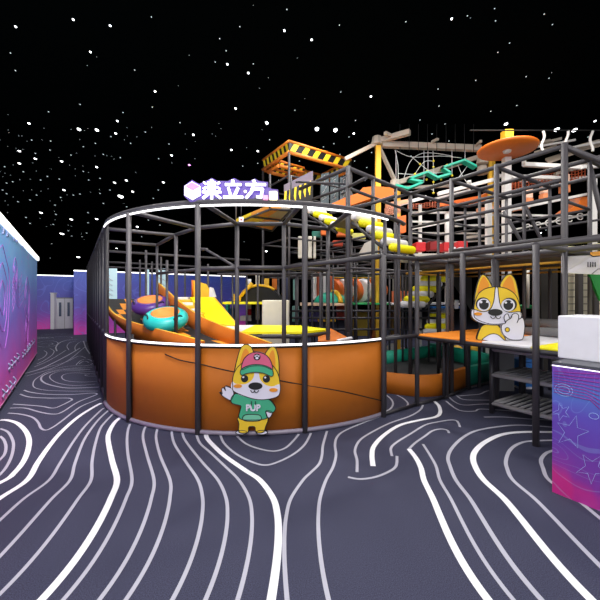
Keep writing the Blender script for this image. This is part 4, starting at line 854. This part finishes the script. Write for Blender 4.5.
for x0, y0, x1, y1, d, w_ in ((524, 164.5, 582, 167.5, 8.2, .09), (524, 158, 524, 165, 8.2, .09), (438, 194, 496, 179, 9.2, .09), (495, 176, 562, 178, 8.8, .08), (512, 215, 582, 216.5, 9.2, .05), (505, 211, 595, 192.5, 8.8, .06), (409, 212.5, 478, 213, 10.2, .06), (409, 229.5, 452, 221, 9.8, .05), (411, 233, 480, 233.5, 10.5, .05), (388, 208, 426, 197, 9.4, .08), (430, 200, 470, 190, 9.9, .05), (455, 220, 500, 214, 9.6, .06), (455, 226, 486, 225, 9.9, .05), (411, 221.5, 433, 222, 9.9, .05), (520, 182, 600, 176, 9.6, .05), (469, 181, 470, 188, 9.2, .09), (440, 243, 500, 240, 10.2, .04), (560, 150, 600, 142, 9.0, .05), (520, 150, 575, 140, 9.3, .05), (582, 167, 600, 166, 8.2, .08)):
    sqbar(P(x0, y0, d), P(x1, y1, d+.1), w_, WP, 'white_pipe', rc)
for x, y, d in ((377, 141, 9.5), (395, 184, 9.9), (482, 160, 9.9), (482, 170, 10.0)):
    hb = MB(); bmesh.ops.create_cone(hb.bm, cap_ends=True, segments=8, radius1=.17, radius2=.12, depth=.22); hb.xf(Matrix.Translation(P(x, y, d))).build('hub', GC, rc)
mbk = MB().box(P(470, 130.5, 8.1), P(640, 130.5, 8.4)-P(470, 130.5, 8.1), (0, .03, 0), (0, 0, .02)).build('overhead_beam', mat('beam black', (5, 6, 7), .9), rc)
for k in range(9): T([P(400+k*9.2, 124, 9.5), P(400+k*9.2, 152, 9.5)], .008, 5).build('safety_line', mat('line black', (20, 20, 22), .7), rc)
ds = thing('disc_platform', 'round orange disc platform on the white post of the ropes course', 'platform', P(507, 149.5, 8.0))
MB().lathe([(.002, .04), (.6, .04), (.62, .02), (.6, -.03), (.002, -.03)], None, 40).xf(Matrix.Translation(P(507, 149.5, 8.0))).build('disc', mat('disc orange', (222, 112, 24), .5), ds)
MB().lathe([(.002, -.03), (.09, -.03), (.08, -.07), (.002, -.07)], None, 16).xf(Matrix.Translation(P(507, 149.5, 8.0))).build('collar', WP, ds)
sb = MB().prism([P(x, y, 8.6) for x, y in ((331, 204), (345, 197.5), (358, 193), (363, 187.5), (376, 186), (395, 188), (397, 195), (385, 199), (372, 198), (352, 205), (336, 207))], (0, .5, .05)).build('wavy_platform', mat('disc orange', (222, 112, 24), .5)); tag(sb, 'long wavy edged orange platform hanging behind the upper left pipes', 'platform')
sb = MB().prism([P(x, y, 8.9) for x, y in ((566, 213), (578, 204), (582, 197), (595, 196), (594, 206), (580, 211))], (0, .4, .05)).build('slanting_platform', mat('disc orange', (222, 112, 24), .5)); tag(sb, 'slanting orange platform beside the white post at the upper right', 'platform')
sb = MB().prism([P(x, y, 10.2) for x, y in ((472, 199), (494, 190), (497, 196), (482, 202))], (0, .4, .05)).build('small_platform', mat('disc orange', (222, 112, 24), .5)); tag(sb, 'small orange platform at the foot of the twin yellow posts', 'platform')
sb = MB().prism([P(x, y, 9.2) for x, y in ((396, 217), (406, 215), (406, 232), (397, 234))], (0, .2, 0)).build('orange_panel_board', mat('course orange', (226, 110, 40), .5)); sb.name = 'orange_barrier'; tag(sb, 'orange barrier above the yellow end of the roller stairs', 'barrier')
zb = thing('zigzag_bridge', 'teal zigzag plank bridge hanging under the cream girder', 'bridge', P(428, 176, 9.3))
zz = [(396, 185.5), (408, 189), (424, 182.5), (409, 179.5), (428, 172.5), (438, 178), (452, 174), (443, 168), (465, 160.5), (477, 167)]
for i in range(len(zz)-1):
    p, q = P(zz[i][0], zz[i][1], 9.3), P(zz[i+1][0], zz[i+1][1], 9.3); n_ = V((0, .22, 0)); MB().prism([p, q, q+n_, p+n_], (0, 0, .055)).build('plank', mat('bridge teal', (20, 175, 145), .45), zb)
    if i % 2 == 0: T([p, P(zz[i][0], 150, 9.35)], .006, 5).build('suspension_line', WHITE, zb)
web = thing('rope_web', 'climbing web of thin white ropes with yellow knots behind the teal bridge', 'climbing net', P(430, 190, 9.45))
for pts_ in ([(395, 150), (398, 165), (398, 188)], [(397, 151), (412, 157), (440, 156), (462, 158)], [(404, 178), (410, 162), (420, 154), (433, 153), (452, 156)], [(412, 157), (420, 164), (428, 170), (437, 174)], [(415, 174), (424, 162), (433, 161)], [(398, 173.5), (420, 174.5), (445, 172)], [(433, 150), (433.5, 170), (433.5, 194)], [(404, 190), (418, 186), (433, 190)], [(450, 185), (460, 176), (470, 162)], [(458, 165), (462, 175), (468, 184)]):
    T(smooth([P(x, y, 9.5) for x, y in pts_], 4), .009, 5).build('rope', mat('web rope', (200, 200, 200), .6), web)
for x, y in ((433.5, 161), (420, 164), (433.5, 167), (447, 165), (427, 171), (433.5, 174.5), (426.5, 179.5), (441, 170), (415, 174), (433.5, 182), (452, 175.5), (433.5, 193), (441, 179.5)):
    mb = MB(); bmesh.ops.create_icosphere(mb.bm, subdivisions=1, radius=.032); mb.xf(Matrix.Translation(P(x, y, 9.48))).build('knot', HY_, web)
for k, (x, y, d) in enumerate(((543, 131, 8.15), (567, 131, 8.15), (591.5, 131, 8.15))):
    pts_ = [P(x+1.4*math.sin(t*.9+k), y+t*2.9, d) for t in range(8)]
    o = T(smooth(pts_, 3), .028, 8).build('wavy_rope', WP); tag(o, 'white wavy rope hanging from the overhead beam, %s of three' % ('first from the disc', 'second from the disc', 'third from the disc')[k], 'rope')
for k, (x, y) in enumerate(((530, 186), (547, 181), (567, 172))):
    d = 8.9; t = thing('bucket_step', 'orange and white hanging bucket step, %s' % ('nearest the white post under the disc', 'the middle one of three above the spiked rail', 'the last one before the thick upright pipe')[k], 'hanging step', P(x, y+22, d))
    MB().box(P(x-3.4, y+12, d), (.17, 0, 0), (0, .17, 0), (0, 0, .26)).build('white_body', mat('step peach', (235, 190, 165), .5), t, .02)
    MB().box(P(x-3.6, y+20, d), (.19, 0, 0), (0, .19, 0), (0, 0, .2)).build('orange_base', mat('step orange', (230, 140, 90), .5), t, .02)
    T([P(x-2, y+2, d), P(x-2, y-8, d)], .007, 5).build('line', BLACK, t); T([P(x+2, y+2, d), P(x+2, y-8, d)], .007, 5).build('line', BLACK, t)
sp_ = thing('spiked_rail', 'white rail with curled rungs crossing the black gap at the upper right', 'rail', P(550, 224, 9.0))
T([P(508, 231, 9.1), P(590, 214, 9.0)], .025).build('rail', WP, sp_)
for k in range(6):
    x, y = 524+k*10.5, 227.5-k*2.2
    for sg_ in (-1, 1): T(smooth([P(x, y, 8.98), P(x+2, y+sg_*2.6, 8.98), P(x+5, y+sg_*3.0, 8.98), P(x+6, y+sg_*1.4, 8.98)], 3), .016, 6).build('rung', WP, sp_)
def net(p00, p10, p11, p01, n, m_, r, mt, label, nm='rope_net'):
    mb = MB()
    for i in range(n+1):
        t = i/n; mb.tube([p00.lerp(p10, t)+(p01.lerp(p11, t)-p00.lerp(p10, t))*(k/6)+V((0, 0, .03*math.sin(k*2+i))) for k in range(7)], r, None, 4)
    for j in range(m_+1):
        t = j/m_; mb.tube([p00.lerp(p01, t)+(p10.lerp(p11, t)-p00.lerp(p01, t))*(k/8)+V((0, 0, .03*math.sin(k*3+j))) for k in range(9)], r, None, 4)
    return tag(mb.build(nm, mt), label, 'net')
NO = mat('net rust', (186, 84, 44), .6)
net(P(512, 190, 9.2), P(585, 178, 9.2), P(585, 166, 9.6), P(512, 182, 9.6), 22, 4, .012, NO, 'rust orange rope net stretched behind the bucket steps')
net(P(408, 209, 10.1), P(446, 206, 10.1), P(446, 201, 10.4), P(408, 205, 10.4), 14, 3, .012, NO, 'rust orange rope net between pipes under the teal bridge')
net(P(446, 207, 9.7), P(478, 202, 9.7), P(478, 199, 9.9), P(446, 203, 9.9), 12, 3, .014, mat('net orange', (214, 100, 40), .6), 'bright orange rope net left of the twin yellow posts')
net(P(385, 215, 8.8), P(400, 213, 8.8), P(400, 205, 8.8), P(385, 208, 8.8), 8, 4, .016, mat('net peach', (220, 150, 120), .6), 'peach rope bundle above the end of the ring')
for k, (x0, y0, x1, y1) in enumerate(((534, 153, 556, 146), (545, 160, 575, 150), (560, 166, 596, 158), (575, 148, 600, 143), (527, 146, 550, 140))):
    o = MB().prism([P(x0, y0, 9.0+.2*k), P(x1, y1, 9.2+.2*k), P(x1+3, y1+3, 9.0+.2*k), P(x0+3, y0+4, 8.8+.2*k)], (0, 0, .04)).build('walk_plank', mat('plank beige', (172, 156, 140), .6))
    tag(o, ('beige walk plank right beside the orange disc', 'beige walk plank under the second wavy rope', 'beige walk plank behind the top of the thick upright pipe', 'beige walk plank under the third wavy rope', 'highest beige walk plank near the first wavy rope')[k], 'plank')
# boxes seen through the frame above the first roller stairs
for x0, x1, y0, y1, d, m, nm, lb in ((298, 302, 236, 258, 9.5, CREAM, 'cream_pillow', 'cream padded column left of the big front post'), (308, 312, 236, 258, 9.5, CREAM, 'cream_pillow', 'cream padded column just right of the big front post'), (313.5, 316, 236, 258, 9.5, CREAM, 'cream_pillow', 'thin cream padded column second right of the big front post'),
    (312, 321, 231, 237, 9.8, mat('dull teal', (30, 110, 95), .5), 'teal_pad', 'dull teal pad under the upper roller stairs'), (321, 328, 227, 235, 9.6, mat('course orange', (226, 110, 40), .5), 'orange_pad', 'orange pad right of the dull teal pad'), (337, 350, 231, 236, 9.4, mat('course orange', (226, 110, 40), .5), 'orange_pad', 'orange pad under the grey landing'),
    (333, 343, 240, 246, 9.6, BRICK, 'brick_pad', 'brick red pad under the orange pad in the frame'), (352, 366, 233, 239, 9.3, mat('pale lemon', (225, 220, 120), .5), 'lemon_pad', 'pale lemon pad behind the roller stairs')):
    blk(x0, x1, y0, y1, d, m, nm, lb, 'pad', .2)
gl = MB().prism([P(333, 226, 7.6), P(349, 217, 7.0), P(359, 227, 7.6), P(346, 231, 8.1)], (0, 0, .06)).build('grey_landing', mat('landing grey', (132, 122, 100), .6)); tag(gl, 'grey landing board between the two upper roller stairs', 'landing')
wd_ = MB().prism([P(356, 259, 8.8), P(372, 259, 8.8), P(372, 240, 8.8), P(365, 243, 8.8)], (0, .08, 0)).build('pale_fin', mat('fin pale', (185, 178, 170), .6)); tag(wd_, 'pale grey fin shaped board beneath the roller stairs', 'board')
blk(373, 378, 240, 258, 9.0, mat('stone grey', (150, 155, 145), .6), 'stone_block', 'stone grey padded column right of the fin shaped board', 'column', .15)

# ---------------------------------------------------------------- right background
WD = mat('slat beige', (228, 218, 190), .6); 
sw = MB(); a0 = P(566, 320, 7.4); a1 = P(640, 320, 7.7); hgt = (HY-262)*7.4/F+EYE
for k in range(17):
    z = k*hgt/17; sw.box((a0.x, a0.y+.0, z+.01), (a1.x-a0.x, a1.y-a0.y, 0), (0, .05, 0), (0, 0, hgt/17-.02), WD)
sw.box((a0.x, a0.y+.05, 0), (a1.x-a0.x, a1.y-a0.y, 0), (0, .05, 0), (0, 0, hgt), mat('slat gap', (140, 130, 112), .7))
struct(sw.build('wall_slats', WD))
for k, x in enumerate((579.5, 595.5)):
    p = P(x, 300, 7.25); o = MB().box((p.x-.06, p.y-.05, 0), (.1, 0, 0), (0, .1, 0), (0, 0, 2.5)).build('wall_batten', mat('batten brown', (58, 52, 50), .6)); tag(o, ('dark upright batten before the beige slats, nearer the second dog', 'dark upright batten before the beige slats, behind the green leaf')[k], 'post')
db = MB().box(V((P(541, 300, 7.2).x, 7.2, 0)), (.42, .1, 0), (0, .1, 0), (0, 0, 2.38)).build('brown_door_panel', mat('dark brown', (42, 36, 28), .6)); db.name = 'brown_screen'; tag(db, 'tall dark brown screen behind the soft platform', 'screen')
T([P(528, 308, 7.4), P(528, 270, 7.4)], .03).build('pale_pole', CREAM); tag(bpy.data.objects['pale_pole'], 'thin pale pole behind the raised paw of the second dog', 'pole')
blk(522, 533, 305, 309, 7.6, GREEN, 'green_mat', 'green mat edge behind the second dog', 'mat', .3)
bn = thing('white_banner', 'white banner board with black bars and orange corner above the green leaf', 'banner', P(585, 273, 4.8))
MB().prism([P(563.5, 273, 4.8), P(640, 276, 4.5), P(640, 253, 4.5), P(593, 256.5, 4.7), P(590, 254.5, 4.7), P(563.5, 256, 4.8)], (0, .04, 0)).build('board', mat('banner white', (196, 192, 198), .5), bn)
for k in range(6): T([P(588+k*2.4, 262, 4.67), P(588+k*2.4, 267, 4.67)], .006, 5).build('bar_mark', BLACK, bn)
T([P(563.5, 256, 4.79), P(590, 254.5, 4.68), P(593, 256.5, 4.68), P(612, 255, 4.6)], .007, 5).build('outline', BLACK, bn)
MB().prism([P(592, 256, 4.72), P(612, 254.5, 4.6), P(612, 250, 4.6), P(592, 252, 4.72)], (0, .03, 0)).build('orange_corner', mat('banner orange', (240, 170, 70), .5), bn)
T([P(592, 274, 4.67), P(598, 269, 4.66), P(612, 268, 4.6)], .006, 5).build('grey_line', GREYP, bn)
lfm = MB().prism([P(x, y, 5.3) for x, y in ((589, 272), (612, 272), (614, 290), (606, 303), (600, 300), (595, 288))], (0, .04, 0)).build('green_leaf_board', mat('leaf green', (10, 130, 52), .5)); tag(lfm, 'green leaf shaped board hanging below the white banner', 'board')
for k, (x, y) in enumerate(((568, 249), (583, 248), (597, 246))):
    blk(x, x+11, y-3, y+3, 6.2, mat('pale lemon2', (190, 185, 140), .5), 'lemon_cushion', 'pale lemon cushion on the upper deck above the white banner, %s' % ('nearest the thick pipe', 'middle of three', 'farthest from the thick pipe')[k], 'cushion', .2)

for k, (x0, y0, x1, y1, h, d, m, lb) in enumerate((
 (440, 203, 478, 196, 3.5, 9.8, mat('course orange', (226, 110, 40), .5), 'long orange board sloping up towards the twin yellow posts'),
 (386, 203, 408, 199, 4, 9.3, mat('course peach', (232, 160, 120), .5), 'peach board under the wavy edged orange platform'),
 (515, 205, 530, 202, 6, 9.4, mat('course peach', (232, 160, 120), .5), 'peach board right of the white disc post'),
 (478, 208, 500, 205, 6, 9.4, mat('course peach', (232, 160, 120), .5), 'peach board left of the white disc post'),
 (574, 146, 600, 139, 3.5, 9.6, GC, 'cream board high behind the third wavy rope'),
 (540, 142, 562, 137, 2.5, 9.8, GC, 'cream board high between the first and second wavy ropes'),
 (556, 172, 600, 160, 3, 9.4, GC, 'cream board behind the brown brace pipe'),
 (466, 236, 500, 233, 3, 9.9, GC, 'low cream board behind the red cushions'))):
    o = MB().prism([P(x0, y0+h, d), P(x1, y1+h, d+.1), P(x1, y1, d+.1), P(x0, y0, d)], (0, .1, 0)).build('course_board', m); tag(o, lb, 'board')

# repeats that were built one by one share a group phrase
fam = {}
for o in C.objects:
    if o.parent is None and o.get('label') and not o.get('kind') and not o.get('group'): fam.setdefault(o.name.split('.')[0], []).append(o)
GP = {'red_cushion': 'cushions on the rear deck', 'white_block': 'white foam blocks on the upper deck', 'hanging_bag': 'hanging bags beside the barrel', 'foam_roll': 'grey foam rolls on the platform', 'soft_ball': 'soft balls behind the pool',
      'wavy_rope': 'wavy ropes under the overhead beam', 'bucket_step': 'hanging bucket steps', 'walk_plank': 'beige walk planks of the ropes course', 'rope_net': 'coloured rope nets of the ropes course', 'course_board': 'boards of the ropes course',
      'yellow_hook': 'yellow net pieces above the barrel', 'roller_stairs': 'foam roller stairs', 'dog_cutout': 'cartoon dog cutouts', 'inflatable_tube': 'inflatable rings on the tube slide', 'pale_panel': 'pale blue panels on the back wall',
      'lemon_cushion': 'pale lemon cushions on the upper deck', 'cream_pillow': 'cream padded columns in the frame', 'orange_pad': 'orange pads in the frame', 'stone_column': 'grey columns behind the deck', 'wall_batten': 'dark battens before the beige slats'}
for k_, os_ in fam.items():
    if len(os_) > 1 and k_ in GP:
        for o in os_: o['group'] = GP[k_]
